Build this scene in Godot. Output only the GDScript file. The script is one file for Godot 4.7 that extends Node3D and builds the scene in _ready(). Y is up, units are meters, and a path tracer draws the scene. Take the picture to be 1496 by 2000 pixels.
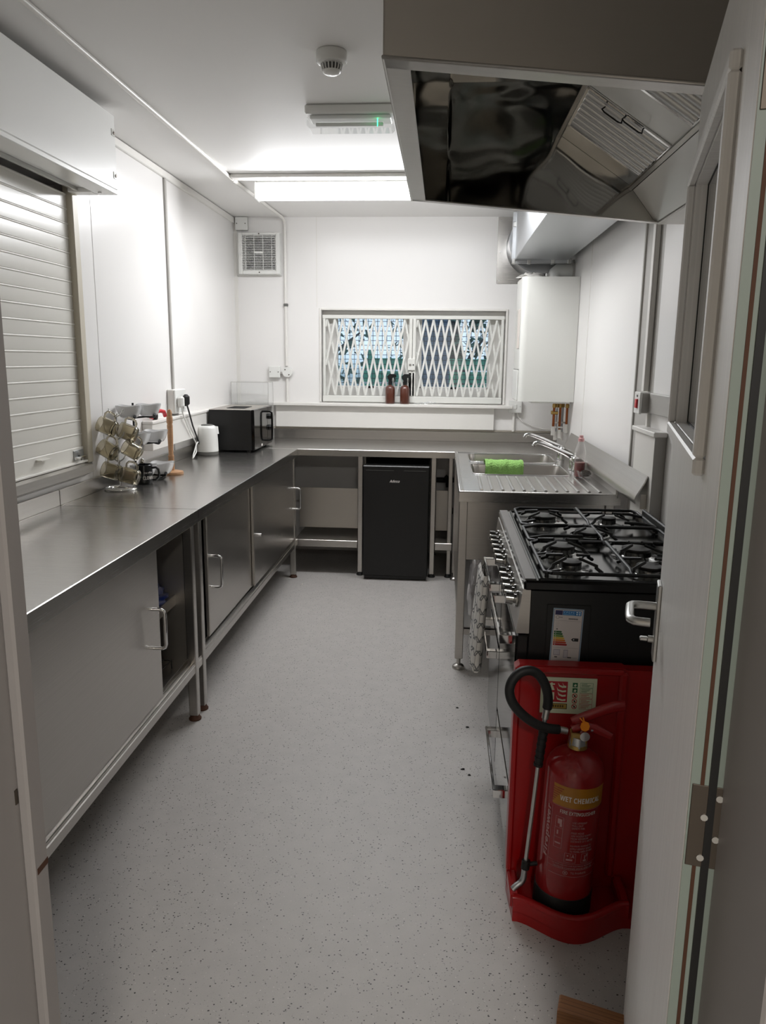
extends Node3D
# A narrow commercial kitchen seen through its open door. Units are metres; -z runs from the door to the window wall.

const XL := -1.607      # face of the shutter-side wall
const XR := 0.88        # face of the cooker-side wall
const ZB := -5.96       # face of the window wall
const ZD := -0.80       # kitchen face of the door wall
const YC := 2.552       # ceiling
const YT := 0.90        # worktops

var M := {}
var names_used := {}
var rng := RandomNumberGenerator.new()


# ---------------------------------------------------------------- mesh builder
class MB:
	var v := PackedVector3Array()
	var n := PackedVector3Array()
	var uv := PackedVector2Array()
	var xf := Transform3D()

	func put(p: Vector3, nn: Vector3, t: Vector2) -> void:
		v.append(xf * p)
		n.append((xf.basis * nn).normalized())
		uv.append(t)

	func tri3(a: Vector3, b: Vector3, c: Vector3, na: Vector3, nb: Vector3, nc: Vector3, ta := Vector2.ZERO, tb := Vector2.ZERO, tc := Vector2.ZERO) -> void:
		if (c - a).cross(b - a).dot(na + nb + nc) < 0.0:
			put(a, na, ta); put(c, nc, tc); put(b, nb, tb)
		else:
			put(a, na, ta); put(b, nb, tb); put(c, nc, tc)

	func quad(a: Vector3, b: Vector3, c: Vector3, d: Vector3, nn: Vector3) -> void:
		tri3(a, b, c, nn, nn, nn, Vector2(0, 1), Vector2(1, 1), Vector2(1, 0))
		tri3(a, c, d, nn, nn, nn, Vector2(0, 1), Vector2(1, 0), Vector2(0, 0))

	func box(lo: Vector3, hi: Vector3, bev := 0.0) -> MB:
		var l := Vector3(minf(lo.x, hi.x), minf(lo.y, hi.y), minf(lo.z, hi.z))
		var h := Vector3(maxf(lo.x, hi.x), maxf(lo.y, hi.y), maxf(lo.z, hi.z))
		var s := h - l
		var b := minf(bev, minf(s.x, minf(s.y, s.z)) * 0.45)
		var cen := (l + h) * 0.5
		var e := s * 0.5
		for ax in 3:
			var a1 := (ax + 1) % 3
			var a2 := (ax + 2) % 3
			for sg: float in [-1.0, 1.0]:
				var nn := Vector3.ZERO
				nn[ax] = sg
				var q := []
				for k: Vector2 in [Vector2(-1, -1), Vector2(1, -1), Vector2(1, 1), Vector2(-1, 1)]:
					var p := cen
					p[ax] += sg * e[ax]
					p[a1] += k.x * (e[a1] - b)
					p[a2] += k.y * (e[a2] - b)
					q.append(p)
				quad(q[0], q[1], q[2], q[3], nn)
			if b > 0.0:
				for s1: float in [-1.0, 1.0]:
					for s2: float in [-1.0, 1.0]:
						var nn2 := Vector3.ZERO
						nn2[a1] = s1
						nn2[a2] = s2
						nn2 = nn2.normalized()
						var q2 := []
						for k2: Vector2 in [Vector2(-1, 0), Vector2(1, 0), Vector2(1, 1), Vector2(-1, 1)]:
							var p2 := cen
							p2[ax] += k2.x * (e[ax] - b)
							p2[a1] += s1 * (e[a1] - (b if k2.y > 0.5 else 0.0))
							p2[a2] += s2 * (e[a2] - (0.0 if k2.y > 0.5 else b))
							q2.append(p2)
						quad(q2[0], q2[1], q2[2], q2[3], nn2)
		if b > 0.0:
			for i in 8:
				var sg3 := Vector3(1 if i & 1 else -1, 1 if i & 2 else -1, 1 if i & 4 else -1)
				var c3 := cen + sg3 * e
				var nn3 := sg3.normalized()
				tri3(c3 - Vector3(0, sg3.y * b, sg3.z * b), c3 - Vector3(sg3.x * b, 0, sg3.z * b), c3 - Vector3(sg3.x * b, sg3.y * b, 0), nn3, nn3, nn3)
		return self

	func ring_frame(d: Vector3) -> Array:
		var u := d.cross(Vector3.UP)
		if u.length() < 0.05:
			u = d.cross(Vector3.RIGHT)
		u = u.normalized()
		return [u, u.cross(d).normalized()]

	func cyl(a: Vector3, b: Vector3, r0: float, r1 := -1.0, seg := 16, caps := true) -> MB:
		if r1 < 0.0:
			r1 = r0
		var d := (b - a).normalized()
		var f := ring_frame(d)
		var sl := (r0 - r1) / maxf((b - a).length(), 1e-6)
		for i in seg:
			var t0 := TAU * i / seg
			var t1 := TAU * (i + 1) / seg
			var n0: Vector3 = f[0] * cos(t0) + f[1] * sin(t0)
			var n1: Vector3 = f[0] * cos(t1) + f[1] * sin(t1)
			var m0 := (n0 + d * sl).normalized()
			var m1 := (n1 + d * sl).normalized()
			var u0 := float(i) / seg
			var u1 := float(i + 1) / seg
			tri3(a + n0 * r0, a + n1 * r0, b + n1 * r1, m0, m1, m1, Vector2(u0, 0), Vector2(u1, 0), Vector2(u1, 1))
			tri3(a + n0 * r0, b + n1 * r1, b + n0 * r1, m0, m1, m0, Vector2(u0, 0), Vector2(u1, 1), Vector2(u0, 1))
			if caps:
				if r0 > 0.0:
					tri3(a, a + n0 * r0, a + n1 * r0, -d, -d, -d)
				if r1 > 0.0:
					tri3(b, b + n0 * r1, b + n1 * r1, d, d, d)
		return self

	func tube(pts: Array, r: Variant, seg := 10, caps := true, flat := 1.0) -> MB:
		var k := pts.size()
		var rings := []
		var norms := []
		var u := Vector3.ZERO
		for i in k:
			var d: Vector3
			if i == 0:
				d = pts[1] - pts[0]
			elif i == k - 1:
				d = pts[i] - pts[i - 1]
			else:
				d = (pts[i + 1] - pts[i]).normalized() + (pts[i] - pts[i - 1]).normalized()
			d = d.normalized()
			if i == 0:
				u = ring_frame(d)[0]
			else:
				u = (u - d * u.dot(d)).normalized()
			var w := u.cross(d).normalized()
			var rr: float = r[i] if r is Array else r
			var ring := []
			var nr := []
			for j in seg:
				var t := TAU * j / seg
				var nn := u * cos(t) + w * sin(t) * flat
				ring.append(pts[i] + nn * rr)
				nr.append((u * cos(t) + w * sin(t) / flat).normalized())
			rings.append(ring)
			norms.append(nr)
		for i in k - 1:
			for j in seg:
				var j2 := (j + 1) % seg
				tri3(rings[i][j], rings[i][j2], rings[i + 1][j2], norms[i][j], norms[i][j2], norms[i + 1][j2])
				tri3(rings[i][j], rings[i + 1][j2], rings[i + 1][j], norms[i][j], norms[i + 1][j2], norms[i + 1][j])
		if caps:
			for e: int in [0, k - 1]:
				var dd: Vector3 = (pts[0] - pts[1]) if e == 0 else (pts[k - 1] - pts[k - 2])
				dd = dd.normalized()
				for j in seg:
					tri3(pts[e], rings[e][j], rings[e][(j + 1) % seg], dd, dd, dd)
		return self

	# profile of (radius, height), turned round the y axis at o
	func lathe(o: Vector3, prof: Array, seg := 24, sharp := 40.0) -> MB:
		var k := prof.size()
		var sn := []
		for i in k - 1:
			var d: Vector2 = prof[i + 1] - prof[i]
			sn.append(Vector2(d.y, -d.x).normalized())
		for i in k - 1:
			if (prof[i + 1] - prof[i]).length() < 1e-7:
				continue
			var na: Vector2 = sn[i]
			var nb: Vector2 = sn[i]
			if i > 0 and absf(rad_to_deg(sn[i].angle_to(sn[i - 1]))) < sharp:
				na = (sn[i] + sn[i - 1]).normalized()
			if i < k - 2 and absf(rad_to_deg(sn[i].angle_to(sn[i + 1]))) < sharp:
				nb = (sn[i] + sn[i + 1]).normalized()
			for j in seg:
				var c0 := Vector2.from_angle(TAU * j / seg)
				var c1 := Vector2.from_angle(TAU * (j + 1) / seg)
				var p := prof[i] as Vector2
				var q := prof[i + 1] as Vector2
				var a := o + Vector3(c0.x * p.x, p.y, c0.y * p.x)
				var b := o + Vector3(c1.x * p.x, p.y, c1.y * p.x)
				var c := o + Vector3(c1.x * q.x, q.y, c1.y * q.x)
				var d2 := o + Vector3(c0.x * q.x, q.y, c0.y * q.x)
				var na0 := Vector3(c0.x * na.x, na.y, c0.y * na.x)
				var na1 := Vector3(c1.x * na.x, na.y, c1.y * na.x)
				var nb0 := Vector3(c0.x * nb.x, nb.y, c0.y * nb.x)
				var nb1 := Vector3(c1.x * nb.x, nb.y, c1.y * nb.x)
				if p.x > 1e-6:
					tri3(a, b, c, na0, na1, nb1)
				if q.x > 1e-6:
					tri3(a, c, d2, na0, nb1, nb0)
		return self

	# polygon in the local xy plane, pushed from z0 to z1, placed by t
	func prism(poly: Array, z0: float, z1: float, t := Transform3D(), sharp := 35.0) -> MB:
		var keep := xf
		xf = xf * t
		var pk := PackedVector2Array(poly)
		if Geometry2D.is_polygon_clockwise(pk):
			pk.reverse()
		var k := pk.size()
		var lo := pk[0]
		var hi := pk[0]
		for p in pk:
			lo = lo.min(p)
			hi = hi.max(p)
		var sz := (hi - lo).max(Vector2(1e-6, 1e-6))
		var tr := Geometry2D.triangulate_polygon(pk)
		for i in range(0, tr.size(), 3):
			for s: float in [z0, z1]:
				var nn := Vector3(0, 0, signf(s - (z0 + z1) * 0.5))
				var q := []
				for e in 3:
					q.append(pk[tr[i + e]])
				tri3(Vector3(q[0].x, q[0].y, s), Vector3(q[1].x, q[1].y, s), Vector3(q[2].x, q[2].y, s), nn, nn, nn, _u(q[0], lo, sz), _u(q[1], lo, sz), _u(q[2], lo, sz))
		var sn := []
		for i in k:
			var d := pk[(i + 1) % k] - pk[i]
			sn.append(Vector2(d.y, -d.x).normalized())
		for i in k:
			var a := pk[i]
			var b := pk[(i + 1) % k]
			var na: Vector2 = sn[i]
			var nb: Vector2 = sn[i]
			if absf(rad_to_deg(sn[i].angle_to(sn[(i + k - 1) % k]))) < sharp:
				na = (sn[i] + sn[(i + k - 1) % k]).normalized()
			if absf(rad_to_deg(sn[i].angle_to(sn[(i + 1) % k]))) < sharp:
				nb = (sn[i] + sn[(i + 1) % k]).normalized()
			var na3 := Vector3(na.x, na.y, 0)
			var nb3 := Vector3(nb.x, nb.y, 0)
			tri3(Vector3(a.x, a.y, z0), Vector3(b.x, b.y, z0), Vector3(b.x, b.y, z1), na3, nb3, nb3)
			tri3(Vector3(a.x, a.y, z0), Vector3(b.x, b.y, z1), Vector3(a.x, a.y, z1), na3, nb3, na3)
		xf = keep
		return self

	func _u(p: Vector2, lo: Vector2, sz: Vector2) -> Vector2:
		return Vector2((p.x - lo.x) / sz.x, 1.0 - (p.y - lo.y) / sz.y)

	# smooth surface through a grid of points [row][column]
	func grid(rows: Array, wrap := false, flip := false) -> MB:
		var nr := rows.size()
		var nc: int = rows[0].size()
		var nor := []
		for i in nr:
			var line := []
			for j in nc:
				var jl := (j + nc - 1) % nc if wrap else maxi(j - 1, 0)
				var jr := (j + 1) % nc if wrap else mini(j + 1, nc - 1)
				var du: Vector3 = rows[i][jr] - rows[i][jl]
				var dv: Vector3 = rows[mini(i + 1, nr - 1)][j] - rows[maxi(i - 1, 0)][j]
				var nn := du.cross(dv).normalized()
				line.append(-nn if flip else nn)
			nor.append(line)
		var last := nc if wrap else nc - 1
		for i in nr - 1:
			for j in last:
				var k := (j + 1) % nc
				var u0 := float(j) / last
				var u1 := float(j + 1) / last
				var v0 := float(i) / (nr - 1)
				var v1 := float(i + 1) / (nr - 1)
				tri3(rows[i][j], rows[i][k], rows[i + 1][k], nor[i][j], nor[i][k], nor[i + 1][k], Vector2(u0, v0), Vector2(u1, v0), Vector2(u1, v1))
				tri3(rows[i][j], rows[i + 1][k], rows[i + 1][j], nor[i][j], nor[i + 1][k], nor[i + 1][j], Vector2(u0, v0), Vector2(u1, v1), Vector2(u0, v1))
		return self

	func mesh(off := Vector3.ZERO) -> ArrayMesh:
		var vv := v.duplicate()
		if off != Vector3.ZERO:
			for i in vv.size():
				vv[i] -= off
		var a := []
		a.resize(Mesh.ARRAY_MAX)
		a[Mesh.ARRAY_VERTEX] = vv
		a[Mesh.ARRAY_NORMAL] = n
		a[Mesh.ARRAY_TEX_UV] = uv
		var m := ArrayMesh.new()
		m.add_surface_from_arrays(Mesh.PRIMITIVE_TRIANGLES, a)
		return m


# ---------------------------------------------------------------- node helpers
func V(x: float, y: float, z: float) -> Vector3:
	return Vector3(x, y, z)

func box(lo: Vector3, hi: Vector3, bev := 0.0) -> MB:
	return MB.new().box(lo, hi, bev)

func numbered(called: String) -> String:
	var k: int = names_used.get(called, 0)
	names_used[called] = k + 1
	return called if k == 0 else "%s_%03d" % [called, k]

func thing(called: String, label: String, category: String, at := Vector3.ZERO, group := "") -> Node3D:
	var o := Node3D.new()
	o.name = numbered(called)
	add_child(o)
	o.position = at
	o.set_meta("label", label)
	o.set_meta("category", category)
	if group != "":
		o.set_meta("group", group)
	return o

func origin_of(o: Node) -> Vector3:
	var p := Vector3.ZERO
	while o is Node3D and o != self:
		p += o.position
		o = o.get_parent()
	return p

# mb holds scene coordinates (or the thing's own while it still stands at the origin)
func part(parent: Node3D, called: String, mb: MB, mat: Material, label := "") -> MeshInstance3D:
	var o := MeshInstance3D.new()
	o.name = called
	o.mesh = mb.mesh(origin_of(parent))
	o.material_override = mat
	o.cast_shadow = GeometryInstance3D.SHADOW_CASTING_SETTING_DOUBLE_SIDED
	parent.add_child(o, true)
	if label != "":
		o.set_meta("label", label)
	return o

func share(parent: Node3D, called: String, m: Mesh, mat: Material, t: Transform3D) -> MeshInstance3D:
	var o := MeshInstance3D.new()
	o.name = called
	o.mesh = m
	o.material_override = mat
	o.transform = t
	parent.add_child(o, true)
	return o

func single(called: String, label: String, category: String, mb: MB, mat: Material, at: Vector3, group := "") -> MeshInstance3D:
	var o := MeshInstance3D.new()
	o.name = numbered(called)
	o.mesh = mb.mesh(at)
	o.material_override = mat
	add_child(o)
	o.position = at
	o.set_meta("label", label)
	o.set_meta("category", category)
	if group != "":
		o.set_meta("group", group)
	return o

func structure(called: String, mb: MB, mat: Material, label := "", category := "") -> MeshInstance3D:
	var o := MeshInstance3D.new()
	o.name = called
	o.mesh = mb.mesh()
	o.material_override = mat
	add_child(o)
	o.set_meta("kind", "structure")
	if label != "":
		o.set_meta("label", label)
		o.set_meta("category", category)
	return o

func copy(o: Node3D, called: String, t: Transform3D, label := "") -> Node3D:
	var c: Node3D = o.duplicate()
	c.name = numbered(called)
	add_child(c)
	c.transform = t
	if label != "":
		c.set_meta("label", label)
	return c

# flat letters, centred on the origin of t, facing its +z; bend > 0 wraps them round a cylinder of that radius
func letters(parent: Node3D, called: String, text: String, height: float, mat: Material, t: Transform3D, width := 0.0, bold := false, bend := 0.0, italic := false) -> MeshInstance3D:
	var f := SystemFont.new()
	f.font_names = PackedStringArray(["Droid Sans"])
	if bold:
		f.font_weight = 700
	f.font_italic = italic
	var tm := TextMesh.new()
	tm.font = f
	tm.text = text
	tm.font_size = 48
	tm.pixel_size = 0.01
	tm.depth = 0.004
	tm.curve_step = 2.0
	var a := tm.surface_get_arrays(0)
	var vs: PackedVector3Array = a[Mesh.ARRAY_VERTEX]
	var ix: PackedInt32Array = a[Mesh.ARRAY_INDEX] if a[Mesh.ARRAY_INDEX] != null else PackedInt32Array(range(vs.size()))
	var lo := vs[0]
	var hi := vs[0]
	for p in vs:
		lo = lo.min(p)
		hi = hi.max(p)
	var c := (lo + hi) * 0.5
	var ky := height / maxf(hi.y - lo.y, 1e-6)
	var kx := ky if width <= 0.0 else width / maxf(hi.x - lo.x, 1e-6)
	var mb := MB.new()
	mb.xf = t
	for i in range(0, ix.size(), 3):
		var q := []
		var nn := Vector3.ZERO
		for e in 3:
			var p := vs[ix[i + e]]
			var x := (p.x - c.x) * kx
			var y := (p.y - c.y) * ky
			if italic:
				x += y * 0.25
			var z := 0.0006 if p.z > c.z else 0.0
			if bend > 0.0:
				var th := x / bend
				q.append(Vector3((bend + z) * sin(th), y, (bend + z) * cos(th) - bend))
				nn += Vector3(sin(th), 0, cos(th))
			else:
				q.append(Vector3(x, y, z))
				nn += Vector3(0, 0, 1)
		nn = nn.normalized()
		mb.tri3(q[0], q[1], q[2], nn, nn, nn)
	return part(parent, called, mb, mat)


# ---------------------------------------------------------------- materials
func mat(called: String, c: Color, rough := 0.5, metal := 0.0) -> StandardMaterial3D:
	var m := StandardMaterial3D.new()
	m.resource_name = called
	m.albedo_color = c
	m.roughness = rough
	m.metallic = metal
	M[called] = m
	return m

func glass(called: String, c: Color, a: float, rough := 0.02) -> StandardMaterial3D:
	var m := mat(called, Color(c.r, c.g, c.b, a), rough)
	m.transparency = BaseMaterial3D.TRANSPARENCY_ALPHA
	return m

func tex(im: Image) -> ImageTexture:
	return ImageTexture.create_from_image(im)

func tri_map(m: StandardMaterial3D, scale: float, world := true) -> void:
	m.uv1_triplanar = true
	m.uv1_world_triplanar = world
	m.uv1_scale = Vector3.ONE * scale
	m.uv1_triplanar_sharpness = 8.0

func noise_img(size: int, freq: float, lo: float, hi: float, sd: int, oct := 4) -> Image:
	var f := FastNoiseLite.new()
	f.seed = sd
	f.frequency = freq
	f.fractal_octaves = oct
	var im := f.get_seamless_image(size, size)
	im.convert(Image.FORMAT_RGB8)
	for y in size:
		for x in size:
			var g := lerpf(lo, hi, im.get_pixel(x, y).r)
			im.set_pixel(x, y, Color(g, g, g))
	return im

# gentle dents of sheet metal, kept in floating point so that no steps show
func dent_img() -> Image:
	var f := FastNoiseLite.new()
	f.seed = 77
	f.frequency = 0.016
	f.fractal_octaves = 2
	var im := Image.create(256, 256, false, Image.FORMAT_RF)
	for y in 256:
		for x in 256:
			im.set_pixel(x, y, Color(0.5 + 0.5 * f.get_noise_2d(x, y), 0, 0))
	return im

# fine parallel lines, as left by a brushing belt
func brushed_img(size: int, lo: float, hi: float, sd: int) -> Image:
	var r := RandomNumberGenerator.new()
	r.seed = sd
	var im := Image.create(size, size, false, Image.FORMAT_RGB8)
	for y in size:
		var base := r.randf()
		var x := 0
		while x < size:
			var run := r.randi_range(20, 120)
			var g := lerpf(lo, hi, clampf(base + r.randf_range(-0.25, 0.25), 0, 1))
			im.fill_rect(Rect2i(x, y, mini(run, size - x), 1), Color(g, g, g))
			x += run
	return im

func speckle_img() -> Image:
	var r := RandomNumberGenerator.new()
	r.seed = 41
	var s := 1536
	var f := FastNoiseLite.new()
	f.seed = 5
	f.frequency = 0.006
	var n0 := f.get_seamless_image(s, s)
	n0.convert(Image.FORMAT_RGB8)
	var im := Image.create(s, s, false, Image.FORMAT_RGB8)
	for y in s:
		for x in s:
			var g := 0.715 + 0.03 * (n0.get_pixel(x, y).r - 0.5) + 0.018 * (r.randf() - 0.5)
			im.set_pixel(x, y, Color(g, g * 0.978, g * 0.955))
	for k in 9000:
		var kind := r.randf()
		var c := Color(0.655, 0.645, 0.63)
		var w := r.randi_range(1, 4)
		var hh := r.randi_range(1, 4)
		if kind < 0.14:
			c = Color(0.16, 0.15, 0.145)
			w = r.randi_range(3, 7)
			hh = r.randi_range(2, 6)
		elif kind < 0.30:
			c = Color(0.49, 0.48, 0.47)
			w = r.randi_range(2, 5)
			hh = r.randi_range(2, 4)
		elif kind > 0.90:
			c = Color(0.86, 0.85, 0.83)
		var px := r.randi_range(0, s - 10)
		var py := r.randi_range(0, s - 10)
		im.fill_rect(Rect2i(px, py, w, hh), c)
		if w > 3:
			im.fill_rect(Rect2i(px + r.randi_range(-1, 2), py + 1, maxi(w - 2, 1), hh), c)
	return im

func make_materials() -> void:
	var streak := tex(brushed_img(1024, 0.86, 1.0, 3))
	var streak_fine := tex(brushed_img(1024, 0.955, 1.0, 8))
	var m := mat("steel", Color(0.76, 0.745, 0.725), 0.34, 1.0)
	m.roughness_texture = streak
	m.albedo_texture = streak_fine
	tri_map(m, 2.6)
	m = mat("steel_top", Color(0.76, 0.75, 0.735), 0.275, 1.0)
	m.roughness_texture = streak
	m.albedo_texture = streak_fine
	tri_map(m, 2.2)
	m = mat("steel_dull", Color(0.74, 0.72, 0.69), 0.46, 1.0)
	m.roughness_texture = streak
	tri_map(m, 2.2)
	m = mat("steel_polished", Color(0.64, 0.635, 0.62), 0.07, 1.0)
	m.heightmap_enabled = true
	m.heightmap_texture = tex(dent_img())
	m.heightmap_scale = 1.2
	tri_map(m, 0.5)
	mat("chrome", Color(0.86, 0.86, 0.86), 0.07, 1.0)
	mat("alu", Color(0.78, 0.78, 0.77), 0.32, 1.0)
	mat("galv", Color(0.72, 0.73, 0.74), 0.36, 1.0)
	mat("brass", Color(0.72, 0.60, 0.36), 0.35, 1.0)
	mat("copper", Color(0.62, 0.36, 0.22), 0.4, 1.0)
	mat("foot_rust", Color(0.30, 0.19, 0.13), 0.7, 0.3)
	m = mat("floor", Color(0.95, 0.95, 0.95), 0.5)
	m.albedo_texture = tex(speckle_img())
	tri_map(m, 1.15)
	m = mat("wall", Color(0.925, 0.917, 0.908), 0.30)
	tri_map(m, 0.7)
	m = mat("ceiling", Color(0.955, 0.95, 0.942), 0.62)
	tri_map(m, 0.8)
	mat("pvc", Color(0.90, 0.89, 0.87), 0.35)
	mat("pvc_grey", Color(0.70, 0.69, 0.67), 0.4)
	mat("shutter", Color(0.89, 0.88, 0.85), 0.33)
	mat("shutter_box", Color(0.955, 0.955, 0.945), 0.22)
	mat("guide", Color(0.80, 0.77, 0.70), 0.45)
	mat("enamel_white", Color(0.88, 0.88, 0.86), 0.18)
	m = mat("door_paint", Color(0.92, 0.915, 0.905), 0.38)
	var grain := brushed_img(512, 0.95, 1.0, 21)
	grain.rotate_90(CLOCKWISE)
	m.albedo_texture = tex(grain)
	m.uv1_scale = Vector3.ONE
	tri_map(m, 0.8, false)
	mat("door_edge", Color(0.50, 0.54, 0.51), 0.5)
	mat("jamb_paint", Color(0.56, 0.545, 0.54), 0.45)
	mat("bare_wood", Color(0.60, 0.575, 0.53), 0.8)
	mat("lobby", Color(0.80, 0.78, 0.75), 0.7)
	mat("black", Color(0.02, 0.02, 0.021), 0.40)
	mat("black_gloss", Color(0.012, 0.012, 0.013), 0.08)
	mat("black_enamel", Color(0.020, 0.020, 0.021), 0.16)
	mat("iron", Color(0.022, 0.022, 0.022), 0.52)
	mat("rubber", Color(0.025, 0.025, 0.026), 0.6)
	mat("burner_cap", Color(0.16, 0.155, 0.15), 0.38, 0.6)
	mat("hob_edge", Color(0.36, 0.35, 0.34), 0.42, 1.0)
	mat("knob", Color(0.55, 0.55, 0.54), 0.16, 1.0)
	m = mat("red_plastic", Color(0.58, 0.045, 0.055), 0.30)
	m = mat("red_paint", Color(0.55, 0.04, 0.055), 0.09)
	m.clearcoat_enabled = true
	m.clearcoat = 0.5
	mat("amber_band", Color(0.66, 0.44, 0.08), 0.4)
	mat("print_white", Color(0.88, 0.86, 0.84), 0.5)
	mat("print_pink", Color(0.72, 0.55, 0.55), 0.5)
	mat("tag_yellow", Color(0.95, 0.56, 0.06), 0.5)
	mat("ceramic", Color(0.90, 0.90, 0.90), 0.12)
	mat("white_plastic", Color(0.90, 0.90, 0.885), 0.30)
	mat("grey_plastic", Color(0.40, 0.40, 0.385), 0.5)
	m = mat("beech", Color(0.76, 0.58, 0.42), 0.5)
	m.albedo_texture = tex(brushed_img(256, 0.86, 1.0, 30))
	tri_map(m, 3.0, false)
	m = mat("wedge_wood", Color(0.64, 0.44, 0.28), 0.7)
	m.albedo_texture = tex(brushed_img(256, 0.72, 1.0, 31))
	tri_map(m, 4.0, false)
	mat("mug_black", Color(0.03, 0.045, 0.05), 0.25)
	m = mat("smoke_glass", Color(0.82, 0.79, 0.71, 0.0), 0.0)
	m.refraction_enabled = true
	m.refraction_scale = 0.05
	glass("clear", Color(0.85, 0.88, 0.88), 0.05)
	glass("pane", Color(0.6, 0.68, 0.70), 0.08)
	glass("diffuser_clear", Color(0.85, 0.88, 0.88), 0.12, 0.03)
	glass("pet", Color(0.82, 0.80, 0.80), 0.14)
	m = mat("amber", Color(0.33, 0.13, 0.035), 0.12)
	m.clearcoat_enabled = true
	mat("syrup", Color(0.45, 0.02, 0.05), 0.1)
	mat("pink_cap", Color(0.82, 0.62, 0.62), 0.45)
	m = mat("green_cloth", Color(0.55, 0.73, 0.40), 0.9)
	m.heightmap_enabled = true
	m.heightmap_texture = tex(noise_img(128, 0.09, 0, 1, 60))
	m.heightmap_scale = 0.5
	tri_map(m, 8.0)
	mat("blue_pack", Color(0.03, 0.16, 0.46), 0.3)
	mat("red_tape", Color(0.78, 0.08, 0.14), 0.35)
	mat("film", Color(0.85, 0.84, 0.82), 0.2)
	mat("paper", Color(0.84, 0.81, 0.78), 0.7)
	mat("hinge_steel", Color(0.36, 0.33, 0.30), 0.5, 0.8)
	mat("leaf", Color(0.30, 0.46, 0.38), 0.7)
	mat("bark", Color(0.26, 0.26, 0.28), 0.9)
	mat("fence_green", Color(0.32, 0.70, 0.54), 0.6)
	mat("mesh_wire", Color(0.05, 0.10, 0.10), 0.5, 0.3)
	mat("store_grey", Color(0.34, 0.42, 0.50), 0.5)
	mat("ground", Color(0.20, 0.24, 0.18), 0.95)
	var l := mat("led", Color(0.95, 0.95, 0.95), 0.4)
	l.emission_enabled = true
	l.emission = Color(0.985, 0.99, 1.0)
	l.emission_energy_multiplier = 3.6
	l = mat("led_soft", Color(0.95, 0.94, 0.92), 0.4)
	l.emission_enabled = true
	l.emission = Color(1.0, 0.98, 0.95)
	l.emission_energy_multiplier = 3.0
	l = mat("led_green", Color(0.1, 0.7, 0.4), 0.4)
	l.emission_enabled = true
	l.emission = Color(0.15, 1.0, 0.55)
	l.emission_energy_multiplier = 6.0


# ---------------------------------------------------------------- scene
func _ready() -> void:
	rng.seed = 7
	# camera
	var cam := Camera3D.new()
	cam.name = "camera"
	add_child(cam)
	cam.position = V(0, 1.5179, 0)
	cam.rotation_degrees = V(-11.3064, 4.3412, 0.6533)
	cam.fov = rad_to_deg(2.0 * atan(1000.0 / 1492.5))
	cam.near = 0.05
	cam.far = 200.0
	cam.current = true
	# dusk sky, seen only through the barred window
	var env := Environment.new()
	env.background_mode = Environment.BG_SKY
	var sky := Sky.new()
	var sm := ProceduralSkyMaterial.new()
	sm.sky_top_color = Color(0.50, 0.62, 0.76)
	sm.sky_horizon_color = Color(0.74, 0.82, 0.90)
	sm.ground_bottom_color = Color(0.20, 0.22, 0.22)
	sm.ground_horizon_color = Color(0.60, 0.72, 0.80)
	sm.sky_energy_multiplier = 1.15
	sm.ground_energy_multiplier = 1.15
	sky.sky_material = sm
	env.sky = sky
	env.tonemap_mode = Environment.TONE_MAPPER_LINEAR
	env.tonemap_exposure = 1.36
	env.sdfgi_enabled = true
	env.ssao_enabled = true
	env.ssil_enabled = true
	var we := WorldEnvironment.new()
	we.name = "environment"
	we.environment = env
	add_child(we)
	# the one lit fitting: an LED batten on the ceiling; its body is built in batten()
	for a: Array in [[0.0, 1.5, 0.072, V(-0.40, 2.446, -4.835)], [74.0, 1.65, 0.05, V(-0.40, 2.480, -4.774)], [-58.0, 0.25, 0.05, V(-0.40, 2.474, -4.894)]]:
		var al := AreaLight3D.new()
		al.name = "batten_light"
		al.area_size = Vector2(1.46, a[2])
		al.light_energy = a[1]
		al.light_color = Color(0.985, 0.99, 1.0)
		al.area_range = 12.0
		al.area_attenuation = 2.0
		al.shadow_enabled = true
		add_child(al, true)
		al.position = a[3]
		al.rotation_degrees = V(-90.0 - a[0], 0, 0)

	# the lobby behind the photographer has a lamp of its own; its body is built in ceiling_things()
	var ll := AreaLight3D.new()
	ll.name = "lobby_light"
	ll.area_size = Vector2(0.26, 0.26)
	ll.light_energy = 4.0
	ll.light_color = Color(1.0, 0.98, 0.95)
	ll.area_range = 8.0
	ll.area_attenuation = 2.0
	ll.shadow_enabled = true
	add_child(ll)
	ll.position = V(0.30, YC - 0.088, 1.2)
	ll.rotation_degrees = V(-90, 0, 0)

	make_materials()
	room()
	window_wall()
	door()
	shutter()
	benches()
	back_counter()
	sink()
	cooker()
	hood()
	boiler()
	fridge()
	ceiling_things()
	wall_fittings()
	bench_things()
	sink_things()
	extinguisher()
	small_things()
	outside()


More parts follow.
